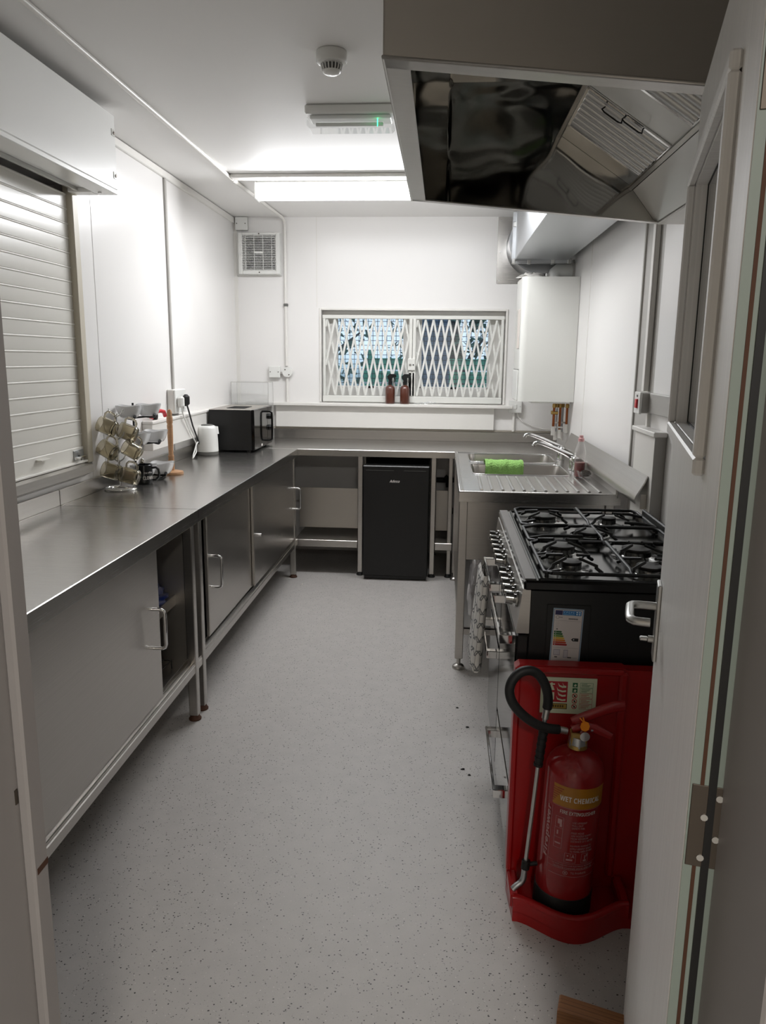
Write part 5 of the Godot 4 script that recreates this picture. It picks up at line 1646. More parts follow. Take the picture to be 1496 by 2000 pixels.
	part(mg, "body", mug_mesh(0.038, 0.082, 0.0035), M.smoke_glass)
	part(mg, "handle", mug_handle(0.038, 0.082, 0.0052), M.smoke_glass)
	var spots := [[V(-1.556, 1.196, -3.462), 0.37, 0.0], [V(-1.470, 1.168, -3.488), 0.36, 0.12], [V(-1.556, 1.086, -3.455), 0.50, -0.08], [V(-1.463, 1.082, -3.510), 0.55, 0.75], [V(-1.548, 0.986, -3.462), 0.28, 0.05], [V(-1.466, 0.962, -3.478), 0.26, 0.10]]
	for i in 6:
		var tilt: float = spots[i][1]
		var op := V(-cos(tilt), sin(tilt), 0).rotated(V(0, 1, 0), spots[i][2])
		var up := V(sin(tilt), cos(tilt), 0).rotated(V(0, 1, 0), spots[i][2])
		var bs := Basis(up, op, up.cross(op))
		var tf := Transform3D(bs, spots[i][0] - op * 0.041)
		var lab: String = "smoked glass mug on the mug tree's %s hooks, %s" % [["highest", "middle", "lowest"][i / 2], "mouth against the wall" if i % 2 == 0 else "beside the tiered stand"]
		if i == 0:
			mg.transform = tf
			mg.set_meta("label", lab)
		else:
			copy(mg, "glass_mug", tf, lab)
	# three-tier stand of white bowls
	var st := thing("bowl_stand", "black wire three-tier stand carrying white bowls", "stand", V(-1.525, YT, -3.745))
	part(st, "pole", MB.new().cyl(V(-1.545, YT, -3.742), V(-1.545, 1.29, -3.742), 0.005, -1, 10), M.iron)
	part(st, "foot", MB.new().tube([V(-1.555, 0.906, -3.67), V(-1.48, 0.906, -3.665), V(-1.43, 0.906, -3.78), V(-1.44, 0.906, -3.87), V(-1.52, 0.906, -3.88), V(-1.565, 0.906, -3.80)], 0.005, 8), M.iron)
	var bw := thing("white_bowl", "white wavy-rimmed square bowl on the three-tier black stand", "bowl", Vector3.ZERO, "white bowls on the tiered stand")
	part(bw, "shell", wavy_bowl(0.122, 0.060), M.ceramic)
	var tiers := [[V(-1.533, 1.222, -3.665), 0.25], [V(-1.492, 1.222, -3.812), 0.30], [V(-1.507, 1.087, -3.690), 0.10], [V(-1.470, 1.087, -3.830), 0.15], [V(-1.500, 0.922, -3.728), 0.0], [V(-1.445, 0.922, -3.835), 0.10]]
	for i in 6:
		var tf := Transform3D(Basis(V(0, 1, 0), tiers[i][1]), tiers[i][0])
		var lab: String = "white wavy bowl on the black stand's %s tier, %s" % [["top", "middle", "bottom"][i / 2], "beside the mug tree" if i % 2 == 0 else "beside the roll holder"]
		if i == 0:
			bw.transform = tf
			bw.set_meta("label", lab)
		else:
			copy(bw, "white_bowl", tf, lab)
		var c: Vector3 = tiers[i][0]
		var fw := V(0.82, 0, 0.57).rotated(V(0, 1, 0), tiers[i][1] - 0.4)
		var y := c.y - 0.006
		part(st, "arm", MB.new().tube([V(-1.545, y, -3.742), V(c.x, y, c.z) - fw * 0.03, V(c.x, y, c.z) + fw * 0.035, V(c.x, y + 0.004, c.z) + fw * 0.050, V(c.x, y + 0.018, c.z) + fw * 0.064], [0.005, 0.005, 0.005, 0.006, 0.008], 8), M.iron)
	# contents of the open cupboards
	single("blue_packet", "shiny blue food packet on the cupboard shelf", "packet", crumple(V(-1.17, 0.5405, -2.90), 0.06, 0.055, 0.12, 9), M.blue_pack, V(-1.17, 0.5405, -2.90))
	single("blue_packet", "tall dark blue packet standing behind the shiny one", "packet", box(V(-1.36, 0.5405, -2.80), V(-1.28, 0.70, -2.94), 0.01), M.blue_pack, V(-1.32, 0.5405, -2.87))
	var wr := thing("wire_rack", "black wire cooling rack on the cupboard floor", "rack", V(-1.18, 0.25, -2.76))
	for i in 8:
		part(wr, "wire", MB.new().cyl(V(-1.30 + i * 0.03, 0.290, -2.60), V(-1.30 + i * 0.03, 0.290, -2.90), 0.0025, -1, 6), M.iron)
	for z: float in [-2.60, -2.75, -2.90]:
		part(wr, "wire", MB.new().tube([V(-1.30, 0.252, z), V(-1.30, 0.287, z), V(-1.09, 0.287, z), V(-1.09, 0.252, z)], 0.003, 6), M.iron)
	single("white_cloth", "folded white cloth on the floor of the double-door cupboard", "cloth", crumple(V(-1.09, 0.2505, -3.15), 0.04, 0.045, 0.06, 22), M.paper, V(-1.09, 0.2505, -3.15))

func egg(c: Vector3, rx: float, ry: float, rz: float) -> MB:
	var rows := []
	for i in 9:
		var ph := PI * i / 8.0 - PI / 2
		var row := []
		for j in 16:
			var th := TAU * j / 16.0
			row.append(c + V(rx * cos(ph) * cos(th), ry * sin(ph), rz * cos(ph) * sin(th)))
		rows.append(row)
	return MB.new().grid(rows, true)


# ---------------------------------------------------------------- things on the sink and the sill
func sink_things() -> void:
	# green cloth folded over the divider
	var rows := []
	for i in 15:
		var tt := i / 14.0
		var row := []
		for j in 19:
			var u := j / 18.0
			var x := lerpf(0.262, 0.492, u) + 0.006 * sin(tt * 5.0)
			var w := 0.004 * sin(u * 17.0 + tt * 3.0) + 0.003 * sin(u * 31.0)
			var p: Vector3
			if tt < 0.4:
				p = V(x, lerpf(0.78, 0.905, tt / 0.4), -4.634 + w)
			elif tt < 0.6:
				var q := (tt - 0.4) / 0.2
				p = V(x, 0.909 + 0.012 * sin(q * PI) + absf(w), lerpf(-4.634, -4.748, q))
			else:
				p = V(x, lerpf(0.905, 0.80, (tt - 0.6) / 0.4), -4.757 + w)
			row.append(p)
		rows.append(row)
	single("dish_cloth", "bright green dish cloth folded over the sink divider", "cloth", MB.new().grid(rows), M.green_cloth, V(0.377, 0.9, -4.70))
	# sauce bottle
	var o := V(0.752, YT, -4.20)
	var b := thing("squash_bottle", "clear bottle with pink cap and a little red drink left", "bottle", o)
	part(b, "bottle", MB.new().lathe(o, [Vector2(0, 0.001), Vector2(0.026, 0.001), Vector2(0.029, 0.006), Vector2(0.029, 0.085), Vector2(0.027, 0.092), Vector2(0.030, 0.105), Vector2(0.031, 0.130), Vector2(0.028, 0.152), Vector2(0.018, 0.180), Vector2(0.013, 0.190), Vector2(0.013, 0.200)], 28), M.pet)
	part(b, "drink", MB.new().lathe(o, [Vector2(0, 0.003), Vector2(0.025, 0.003), Vector2(0.0275, 0.008), Vector2(0.0275, 0.080), Vector2(0, 0.080)], 24), M.syrup)
	part(b, "cap", MB.new().lathe(o, [Vector2(0.016, 0.194), Vector2(0.0165, 0.210), Vector2(0.011, 0.213), Vector2(0.010, 0.226), Vector2(0, 0.227)], 18), M.pink_cap)
	# fluted glass dish with a steel scourer
	var dsh := V(0.775, YT + 0.002, -4.145)
	var d := thing("glass_dish", "small fluted glass dish beside the clear bottle", "dish", dsh)
	var rr := []
	for i in 5:
		var row := []
		for j in 48:
			var th := TAU * j / 48.0
			var rad: float = [0.0, 0.030, 0.034, 0.042, 0.046][i] * (1.0 + 0.05 * cos(th * 12.0))
			row.append(dsh + V(cos(th) * rad, [0.0, 0.0, 0.008, 0.030, 0.040][i], sin(th) * rad))
		rr.append(row)
	part(d, "dish_body", MB.new().grid(rr, true), M.pet)
	var sc := MB.new()
	var r2 := RandomNumberGenerator.new()
	r2.seed = 77
	for i in 26:
		var pts := []
		for j in 7:
			var th := r2.randf() * TAU
			var ph := r2.randf() * PI
			pts.append(dsh + V(cos(th) * sin(ph) * 0.030, 0.026 + cos(ph) * 0.018, sin(th) * sin(ph) * 0.030))
		sc.tube(pts, 0.0010, 4, false)
	single("scourer", "tangled steel scourer in the fluted glass dish", "scourer", sc, M.hinge_steel, dsh)
	# amber spray bottles on the sill
	var sp := thing("spray_bottle", "amber spray bottle with black trigger standing clear of the grille post", "spray bottle", Vector3.ZERO, "amber spray bottles on the sill")
	part(sp, "bottle", MB.new().lathe(Vector3.ZERO, [Vector2(0, 0.001), Vector2(0.033, 0.001), Vector2(0.0365, 0.006), Vector2(0.037, 0.110), Vector2(0.034, 0.126), Vector2(0.024, 0.137), Vector2(0.014, 0.141), Vector2(0.014, 0.150)], 28), M.amber)
	part(sp, "collar", MB.new().lathe(Vector3.ZERO, [Vector2(0.0155, 0.146), Vector2(0.0165, 0.170), Vector2(0.011, 0.174), Vector2(0, 0.174)], 18), M.black)
	part(sp, "spray_head", MB.new().prism([Vector2(-0.022, 0.196), Vector2(-0.010, 0.172), Vector2(0.012, 0.172), Vector2(0.016, 0.196), Vector2(0.046, 0.204), Vector2(0.046, 0.218), Vector2(0.030, 0.226), Vector2(-0.004, 0.226), Vector2(-0.026, 0.208)], -0.009, 0.009), M.black)
	part(sp, "trigger", MB.new().prism([Vector2(0.026, 0.204), Vector2(0.036, 0.204), Vector2(0.038, 0.180), Vector2(0.031, 0.158), Vector2(0.027, 0.160), Vector2(0.030, 0.182)], -0.005, 0.005), M.black)
	sp.transform = Transform3D(Basis(V(0, 1, 0), 0.1), V(-0.405, 1.182, ZB + 0.040))
	copy(sp, "spray_bottle", Transform3D(Basis(V(0, 1, 0), -0.25), V(-0.292, 1.182, ZB + 0.040)), "amber spray bottle with black trigger directly before the grille's centre post")
	# film left hanging on the ledge
	single("cling_film", "crumpled piece of clear film on the ledge under the window", "film", crumple(V(-0.12, 1.1825, ZB + 0.05), 0.10, 0.014, 0.022, 14), M.clear, V(-0.12, 1.1825, ZB + 0.05))


# ---------------------------------------------------------------- fire point
func fill_poly(im: Image, pts: Array, c: Color) -> void:
	var pk := PackedVector2Array(pts)
	var lo := pk[0]
	var hi := pk[0]
	for p in pk:
		lo = lo.min(p)
		hi = hi.max(p)
	for y in range(maxi(0, int(lo.y)), mini(im.get_height(), int(hi.y) + 1)):
		for x in range(maxi(0, int(lo.x)), mini(im.get_width(), int(hi.x) + 1)):
			if Geometry2D.is_point_in_polygon(Vector2(x + 0.5, y + 0.5), pk):
				im.set_pixel(x, y, c)

func safety_sign() -> Image:
	var w := 384
	var h := 260
	var im := Image.create(w, h, false, Image.FORMAT_RGB8)
	var cream := Color(0.80, 0.83, 0.72)
	var red := Color(0.66, 0.08, 0.14)
	im.fill(cream)
	im.fill_rect(Rect2i(28, 28, 156, 150), red)
	# extinguisher pictogram
	im.fill_rect(Rect2i(52, 84, 42, 78), cream)
	im.fill_rect(Rect2i(52, 92, 42, 16), red)
	fill_poly(im, [Vector2(56, 84), Vector2(60, 64), Vector2(86, 64), Vector2(90, 84)], cream)
	im.fill_rect(Rect2i(66, 38, 14, 28), cream)
	im.fill_rect(Rect2i(46, 44, 50, 10), cream)
	# flames
	for k in 4:
		var y := 36 + k * 32
		var dx := 8 * (k % 2)
		fill_poly(im, [Vector2(116 - dx, y), Vector2(128 - dx, y + 18), Vector2(152, y + 26), Vector2(174, y + 22), Vector2(174, y + 36), Vector2(148, y + 38), Vector2(124 - dx, y + 28)], cream)
	fill_poly(im, [Vector2(146, 36), Vector2(158, 56), Vector2(174, 60), Vector2(174, 74), Vector2(156, 66)], cream)
	im.fill_rect(Rect2i(24, 188, 162, 40), Color(0.24, 0.16, 0.06))
	im.fill_rect(Rect2i(28, 192, 154, 32), Color(0.66, 0.55, 0.26))
	for k in 8:
		im.fill_rect(Rect2i(40 + k * 16, 200, 10, 16), Color(0.30, 0.22, 0.08))
	for k in 5:
		var y := 34 + k * 39
		var c := Color(0.05, 0.36, 0.20) if k < 2 else red
		if k < 2:
			im.fill_rect(Rect2i(218, y, 34, 32), c)
			fill_poly(im, [Vector2(224, y + 24), Vector2(234, y + 8), Vector2(246, y + 14), Vector2(240, y + 28)], cream)
		else:
			for yy in 36:
				for xx in 36:
					var d := Vector2(xx - 18, yy - 18).length()
					if (d < 18 and d > 13.5) or (d < 15 and absf(xx - yy) < 3.5):
						im.set_pixel(217 + xx, y - 2 + yy, c)
			fill_poly(im, [Vector2(230, y + 22), Vector2(234, y + 8), Vector2(242, y + 14), Vector2(238, y + 26)], Color(0.1, 0.1, 0.1))
		im.fill_rect(Rect2i(270, y - 2, 88, 36), c.lightened(0.15))
		im.fill_rect(Rect2i(272, y, 84, 32), cream)
		for q in 3:
			im.fill_rect(Rect2i(278, y + 5 + q * 9, [40, 62, 54][(q + k) % 3], 3), c)
	return im

func extinguisher() -> void:
	# moulded red stand
	var s := thing("extinguisher_stand", "red moulded plastic extinguisher stand against the cooker side", "stand", V(0.40, 0, -1.94))
	var bx0 := 0.218
	var bx1 := 0.700
	var zb := -2.040
	var zp := -2.000
	part(s, "back_board", MB.new().prism([Vector2(bx0 + 0.006, 0.0), Vector2(bx1, 0.0), Vector2(bx1, 0.695), Vector2(0.520, 0.695), Vector2(0.512, 0.700), Vector2(bx0 + 0.012, 0.700), Vector2(bx0, 0.690), Vector2(bx0, 0.10)], zb, zp), M.red_plastic)
	part(s, "centre_rib", box(V(0.500, 0.07, zp - 0.002), V(0.522, 0.690, zp + 0.014), 0.006), M.red_plastic)
	part(s, "edge_rib", box(V(bx0, 0.07, zp - 0.002), V(bx0 + 0.016, 0.694, zp + 0.012), 0.005), M.red_plastic)
	part(s, "top_rib", box(V(bx0, 0.680, zp - 0.002), V(0.512, 0.698, zp + 0.012), 0.005), M.red_plastic)
	# base tray: the front bulges round the cylinder
	var foot := []
	var rim := []
	for i in 25:
		var u := i / 24.0
		var x := lerpf(bx0 + 0.010, 0.540, u)
		var bulge := 0.5 - 0.5 * cos(TAU * clampf((u - 0.02) / 0.96, 0, 1))
		var z := -1.872 + 0.072 * pow(bulge, 0.8)
		foot.append(Vector2(x, z))
		rim.append(V(x, 0.066, z - 0.012))
	var base := foot.duplicate()
	for p: Vector2 in [Vector2(0.600, -1.872), Vector2(bx1, -1.860), Vector2(bx1, zp), Vector2(bx0 + 0.002, zp)]:
		base.append(p)
	var flat := Transform3D(Basis(V(1, 0, 0), V(0, 0, 1), V(0, -1, 0)), Vector3.ZERO)
	part(s, "base_tray", MB.new().prism(base, -0.030, 0.0, flat), M.red_plastic)
	var wall := foot.duplicate()
	for i in range(24, -1, -1):
		wall.append(foot[i] + Vector2(0, -0.022))
	part(s, "tray_wall", MB.new().prism(wall, -0.070, -0.028, flat), M.red_plastic)
	part(s, "tray_rim", MB.new().tube(rim, 0.012, 8, true, 0.8), M.red_plastic)
	part(s, "tray_end", box(V(bx0 + 0.004, 0.028, zp), V(bx0 + 0.030, 0.070, -1.884), 0.006), M.red_plastic)
	part(s, "tray_end", box(V(0.520, 0.028, zp), V(0.548, 0.070, -1.884), 0.006), M.red_plastic)
	var sg := mat("safety_sign", Color(1, 1, 1), 0.4)
	sg.albedo_texture = tex(safety_sign())
	sg.texture_repeat = false
	part(s, "safety_sign", MB.new().prism([Vector2(0.290, 0.563), Vector2(0.441, 0.563), Vector2(0.441, 0.668), Vector2(0.290, 0.668)], zp + 0.0005, zp + 0.003, Transform3D()), sg)
	# extinguisher, built upright round its own axis and leant a little in the tray
	var e := thing("fire_extinguisher", "red wet chemical fire extinguisher with black hose and long lance", "fire extinguisher", Vector3.ZERO)
	var r := 0.077
	part(e, "cylinder", MB.new().lathe(Vector3.ZERO, [Vector2(r - 0.001, 0.055), Vector2(r, 0.058), Vector2(r, 0.415), Vector2(r - 0.002, 0.428), Vector2(r - 0.008, 0.441), Vector2(r - 0.020, 0.455), Vector2(r - 0.038, 0.466), Vector2(0.026, 0.471), Vector2(0.020, 0.474), Vector2(0.020, 0.482)], 48), M.red_paint)
	part(e, "skirt", MB.new().lathe(Vector3.ZERO, [Vector2(0, 0.001), Vector2(r - 0.004, 0.001), Vector2(r + 0.002, 0.006), Vector2(r + 0.0015, 0.066), Vector2(r - 0.001, 0.068)], 48), M.rubber)
	# printed band and panel, as thin sleeves on the cylinder
	var fa := 0.10      # the direction the print faces
	band(e, "amber_band", r + 0.0004, 0.338, 0.396, fa - 0.98, fa + 1.06, M.amber_band)
	for k in 7:
		band(e, "band_stripe", r + 0.0008, 0.346 + k * 0.0065, 0.3485 + k * 0.0065, fa - 1.0, fa - 0.92 + 0.055 * k, M.red_paint)
	letters(e, "lettering", "WET CHEMICAL", 0.0145, M.print_white, turn(fa + 0.02, 0.362, r), 0.112, true, r + 0.0006)
	letters(e, "lettering", "FIRE EXTINGUISHER", 0.0095, M.print_white, turn(fa - 0.02, 0.3235, r), 0.098, false, r + 0.0006)
	var lines := [["USE UPRIGHT", 0.298, 0.040], ["PULL OUT", 0.290, 0.030], ["SAFETY PIN", 0.282, 0.034], ["FREE HOSE", 0.268, 0.034], ["AIM NOZZLE GENTLY", 0.260, 0.058], ["FROM MINIMUM", 0.252, 0.048], ["DISTANCE OF 1 METRE", 0.244, 0.064], ["SQUEEZE HANDLE TO", 0.230, 0.060], ["APPLY GENTLY SPRAY", 0.222, 0.062], ["TO TOTAL AREA OF FIRE", 0.214, 0.066]]
	for l: Array in lines:
		letters(e, "lettering", l[0], 0.0050, M.print_pink, turn(fa - 0.21 + 0.5 * l[2] / r, l[1], r), l[2], false, r + 0.0006)
	letters(e, "lettering", "Firepower", 0.017, M.print_pink, Transform3D(Basis(V(0, 1, 0), fa - 1.06), Vector3.ZERO) * Transform3D(Basis(V(0, 0, 1), PI / 2), V(0, 0.252, r + 0.0012)), 0.150, true, 0.0, true)
	letters(e, "lettering", "DO NOT USE ON LIVE ELECTRICAL EQUIPMENT", 0.0042, M.print_pink, turn(fa, 0.170, r), 0.118, false, r + 0.0006)
	letters(e, "lettering", "VENTILATE CONFINED SPACES AFTER USE", 0.0042, M.print_pink, turn(fa, 0.163, r), 0.112, false, r + 0.0006)
	letters(e, "lettering", "TG Products", 0.0065, M.print_pink, turn(fa + 0.18, 0.150, r), 0.044, false, r + 0.0006)
	# outlines: panel frame, pictogram boxes, fire class boxes
	for q: Array in [[-0.94, 1.0, 0.336, 0.0010], [-0.94, 1.0, 0.1755, 0.0008], [-0.94, 1.0, 0.1585, 0.0008], [-0.86, 0.9, 0.138, 0.0010], [-0.78, -0.50, 0.306, 0.0008], [-0.78, -0.50, 0.274, 0.0008], [-0.78, -0.50, 0.246, 0.0008], [-0.78, -0.50, 0.216, 0.0008], [-0.36, 0.02, 0.207, 0.0008], [-0.36, 0.02, 0.180, 0.0008], [0.22, 0.48, 0.207, 0.0008], [0.22, 0.48, 0.180, 0.0008]]:
		band(e, "print_line", r + 0.0006, q[2], q[2] + q[3], fa + q[0], fa + q[1], M.print_pink)
	for q: Array in [[-0.955, 0.146, 0.330], [-0.785, 0.216, 0.306], [-0.505, 0.216, 0.306], [-0.365, 0.180, 0.207], [-0.17, 0.193, 0.207], [0.015, 0.180, 0.207], [0.22, 0.180, 0.207], [0.475, 0.180, 0.207]]:
		band(e, "print_line", r + 0.0006, q[1], q[2], fa + q[0], fa + q[0] + 0.012, M.print_pink)
	for q: Array in [[-0.70, 0.286, 0.014, 0.15], [-0.62, 0.278, 0.008, 0.08], [-0.70, 0.255, 0.012, 0.05], [-0.74, 0.228, 0.004, 0.20], [-0.30, 0.186, 0.005, 0.22], [-0.28, 0.198, 0.004, 0.05], [0.30, 0.184, 0.005, 0.12], [0.34, 0.190, 0.012, 0.04]]:
		band(e, "pictogram", r + 0.0006, q[1], q[1] + q[2], fa + q[0], fa + q[0] + q[3], M.print_pink)
	letters(e, "lettering", "A", 0.009, M.print_pink, Transform3D(Basis(V(0, 1, 0), fa - 0.075), Vector3.ZERO) * Transform3D(Basis(), V(0, 0.200, r + 0.0008)), 0.0, true, 0.0)
	letters(e, "lettering", "F", 0.008, M.print_pink, Transform3D(Basis(V(0, 1, 0), fa + 0.43), Vector3.ZERO) * Transform3D(Basis(), V(0, 0.201, r + 0.0008)), 0.0, true, 0.0)
	var lg := MB.new()
	lg.xf = Transform3D(Basis(V(0, 1, 0), fa - 0.28), Vector3.ZERO) * Transform3D(Basis(V(1, 0, 0), PI / 2), V(0, 0.149, r + 0.0004))
	lg.lathe(Vector3.ZERO, [Vector2(0.0052, 0), Vector2(0.0052, 0.0008), Vector2(0.0064, 0.0008), Vector2(0.0064, 0)], 20)
	lg.lathe(Vector3.ZERO, [Vector2(0, 0.0008), Vector2(0.0026, 0.0008), Vector2(0.0026, 0)], 6)
	part(e, "emblem", lg, M.print_pink)
	# brass valve, gauge, levers, yellow tag
	var v := part(e, "valve", MB.new().cyl(V(0, 0.476, 0), V(0, 0.486, 0), 0.026, -1, 20).box(V(-0.022, 0.484, -0.016), V(0.022, 0.520, 0.016), 0.003), M.brass)
	part(v, "collar", MB.new().cyl(V(0, 0.482, 0), V(0, 0.508, 0), 0.027, 0.025, 6), M.galv)
	part(v, "gauge", MB.new().cyl(V(0.012, 0.518, 0.012), V(0.012, 0.518, 0.026), 0.013, -1, 20), M.chrome)
	part(v, "safety_pin", MB.new().cyl(V(0.012, 0.530, 0), V(0.046, 0.528, 0), 0.004, -1, 10).cyl(V(0.030, 0.529, 0), V(0.036, 0.529, 0), 0.008, -1, 10), M.galv)
	part(v, "carry_handle", MB.new().tube([V(-0.018, 0.524, 0), V(0.01, 0.538, 0), V(0.04, 0.532, 0), V(0.085, 0.512, 0)], [0.007, 0.008, 0.008, 0.006], 8, true, 1.8), M.red_paint)
	part(v, "squeeze_lever", MB.new().tube([V(-0.022, 0.548, 0), V(0.0, 0.556, 0), V(0.05, 0.582, 0), V(0.085, 0.598, 0), V(0.112, 0.602, 0)], [0.006, 0.009, 0.009, 0.010, 0.009], 10, true, 1.6), M.red_paint)
	var tg := part(v, "service_tag", MB.new().cyl(V(0.010, 0.545, 0.020), V(0.0105, 0.5455, 0.0218), 0.0135, -1, 8), M.tag_yellow, "yellow octagonal service tag")
	part(tg, "tag_tie", MB.new().tube([V(-0.004, 0.566, 0.016), V(0.006, 0.556, 0.019), V(0.010, 0.552, 0.021)], 0.0018, 5).tube([V(0.004, 0.568, 0.016), V(0.008, 0.556, 0.019)], 0.0018, 5), M.tag_yellow)
	e.transform = Transform3D(Basis(V(0, 0, 1), -0.035), V(0.366, 0.032, -1.918))
	# hose and lance stay with the extinguisher, laid out in scene coordinates and brought into its frame
	var inv := e.transform.affine_inverse()
	hose_part(e, inv, "hose_fitting", [V(0.352, 0.552, -1.915), V(0.322, 0.560, -1.908)], 0.0095, M.alu)
	hose_part(e, inv, "hose", [V(0.330, 0.558, -1.910), V(0.296, 0.566, -1.900), V(0.262, 0.582, -1.893), V(0.228, 0.609, -1.887), V(0.203, 0.640, -1.884), V(0.193, 0.672, -1.884), V(0.199, 0.700, -1.886), V(0.218, 0.722, -1.890), V(0.243, 0.728, -1.894), V(0.265, 0.718, -1.898), V(0.282, 0.696, -1.900), V(0.293, 0.668, -1.902), V(0.297, 0.640, -1.904), V(0.296, 0.620, -1.906)], 0.0128, M.rubber)
	hose_part(e, inv, "swivel", [V(0.296, 0.622, -1.906), V(0.292, 0.590, -1.907)], 0.0095, M.alu)
	hose_part(e, inv, "swivel_neck", [V(0.292, 0.592, -1.907), V(0.290, 0.560, -1.908)], 0.006, M.galv)
	hose_part(e, inv, "grip", [V(0.290, 0.562, -1.908), V(0.281, 0.456, -1.904)], 0.0115, M.rubber)
	for k in 6:
		var a := V(0.290, 0.552, -1.908).lerp(V(0.281, 0.462, -1.904), k / 5.0)
		hose_part(e, inv, "grip_ring", [a, a - V(0.0007, 0.008, 0)], 0.0128, M.rubber)
	hose_part(e, inv, "lance", [V(0.281, 0.458, -1.904), V(0.272, 0.320, -1.902), V(0.259, 0.140, -1.900)], 0.0058, M.alu)
	hose_part(e, inv, "lance_clip", [V(0.262, 0.170, -1.900), V(0.260, 0.146, -1.900)], 0.012, M.rubber)
	hose_part(e, inv, "clip_strap", [V(0.262, 0.158, -1.900), V(0.292, 0.160, -1.905)], 0.006, M.rubber)
	hose_part(e, inv, "nozzle", [V(0.259, 0.146, -1.900), V(0.257, 0.120, -1.898), V(0.251, 0.106, -1.896), V(0.236, 0.094, -1.892), V(0.228, 0.086, -1.890)], 0.0085, M.galv)

func turn(a: float, y: float, r: float) -> Transform3D:
	return Transform3D(Basis(V(0, 1, 0), a), Vector3.ZERO) * Transform3D(Basis(), V(0, y, r + 0.0006))

func hose_part(e: Node3D, inv: Transform3D, called: String, pts: Array, r: float, m: Material) -> void:
	var q := []
	for p: Vector3 in pts:
		q.append(inv * p)
	var sm := q
	if q.size() > 4:
		var c := Curve3D.new()
		for i in q.size():
			var tg: Vector3 = (q[mini(i + 1, q.size() - 1)] - q[maxi(i - 1, 0)]) / 6.0
			c.add_point(q[i], -tg, tg)
		sm = []
		for i in 61:
			sm.append(c.sample_baked(c.get_baked_length() * i / 60.0, true))
	var o := MeshInstance3D.new()
	o.name = called
	o.mesh = MB.new().tube(sm, r, 12).mesh()
	o.material_override = m
	e.add_child(o, true)

func band(e: Node3D, called: String, r: float, y0: float, y1: float, a0: float, a1: float, m: Material) -> void:
	var mb := MB.new()
	var n := maxi(2, int((a1 - a0) / 0.08) + 1)
	for i in n:
		var t0 := lerpf(a0, a1, float(i) / n)
		var t1 := lerpf(a0, a1, float(i + 1) / n)
		var n0 := V(sin(t0), 0, cos(t0))
		var n1 := V(sin(t1), 0, cos(t1))
		var a := n0 * r + V(0, y0, 0)
		var b := n1 * r + V(0, y0, 0)
		var c := n1 * r + V(0, y1, 0)
		var d := n0 * r + V(0, y1, 0)
		mb.tri3(a, b, c, n0, n1, n1)
		mb.tri3(a, c, d, n0, n1, n0)
	part(e, called, mb, m)


# ---------------------------------------------------------------- towel, wedge, bits on the floor
func towel_img() -> Image:
	var w := 576
	var h := 480
	var im := Image.create(w, h, false, Image.FORMAT_RGB8)
	im.fill(Color(0.80, 0.79, 0.77))
	var g := Color(0.42, 0.42, 0.42)
	# interlocking elongated hexagons
	for cy in range(-1, 10):
		for cx in range(-1, 8):
			var o := Vector2(cx * 96 + (48 if cy % 2 else 0), cy * 60)
			var hx := [Vector2(0, -38), Vector2(26, -20), Vector2(26, 20), Vector2(0, 38), Vector2(-26, 20), Vector2(-26, -20)]
			for k in 6:
				stroke(im, o + hx[k], o + hx[(k + 1) % 6], 5.5, g)
			stroke(im, o + Vector2(26, -20), o + Vector2(70, -20), 5.5, g)
			stroke(im, o + Vector2(26, 20), o + Vector2(70, 20), 5.5, g)
	return im

func stroke(im: Image, a: Vector2, b: Vector2, w: float, c: Color) -> void:
	var n := int(a.distance_to(b)) + 1
	for i in n + 1:
		var p := a.lerp(b, float(i) / n)
		im.fill_rect(Rect2i(int(p.x - w * 0.5), int(p.y - w * 0.5), int(w + 1), int(w + 1)).intersection(Rect2i(0, 0, im.get_width(), im.get_height())), c)

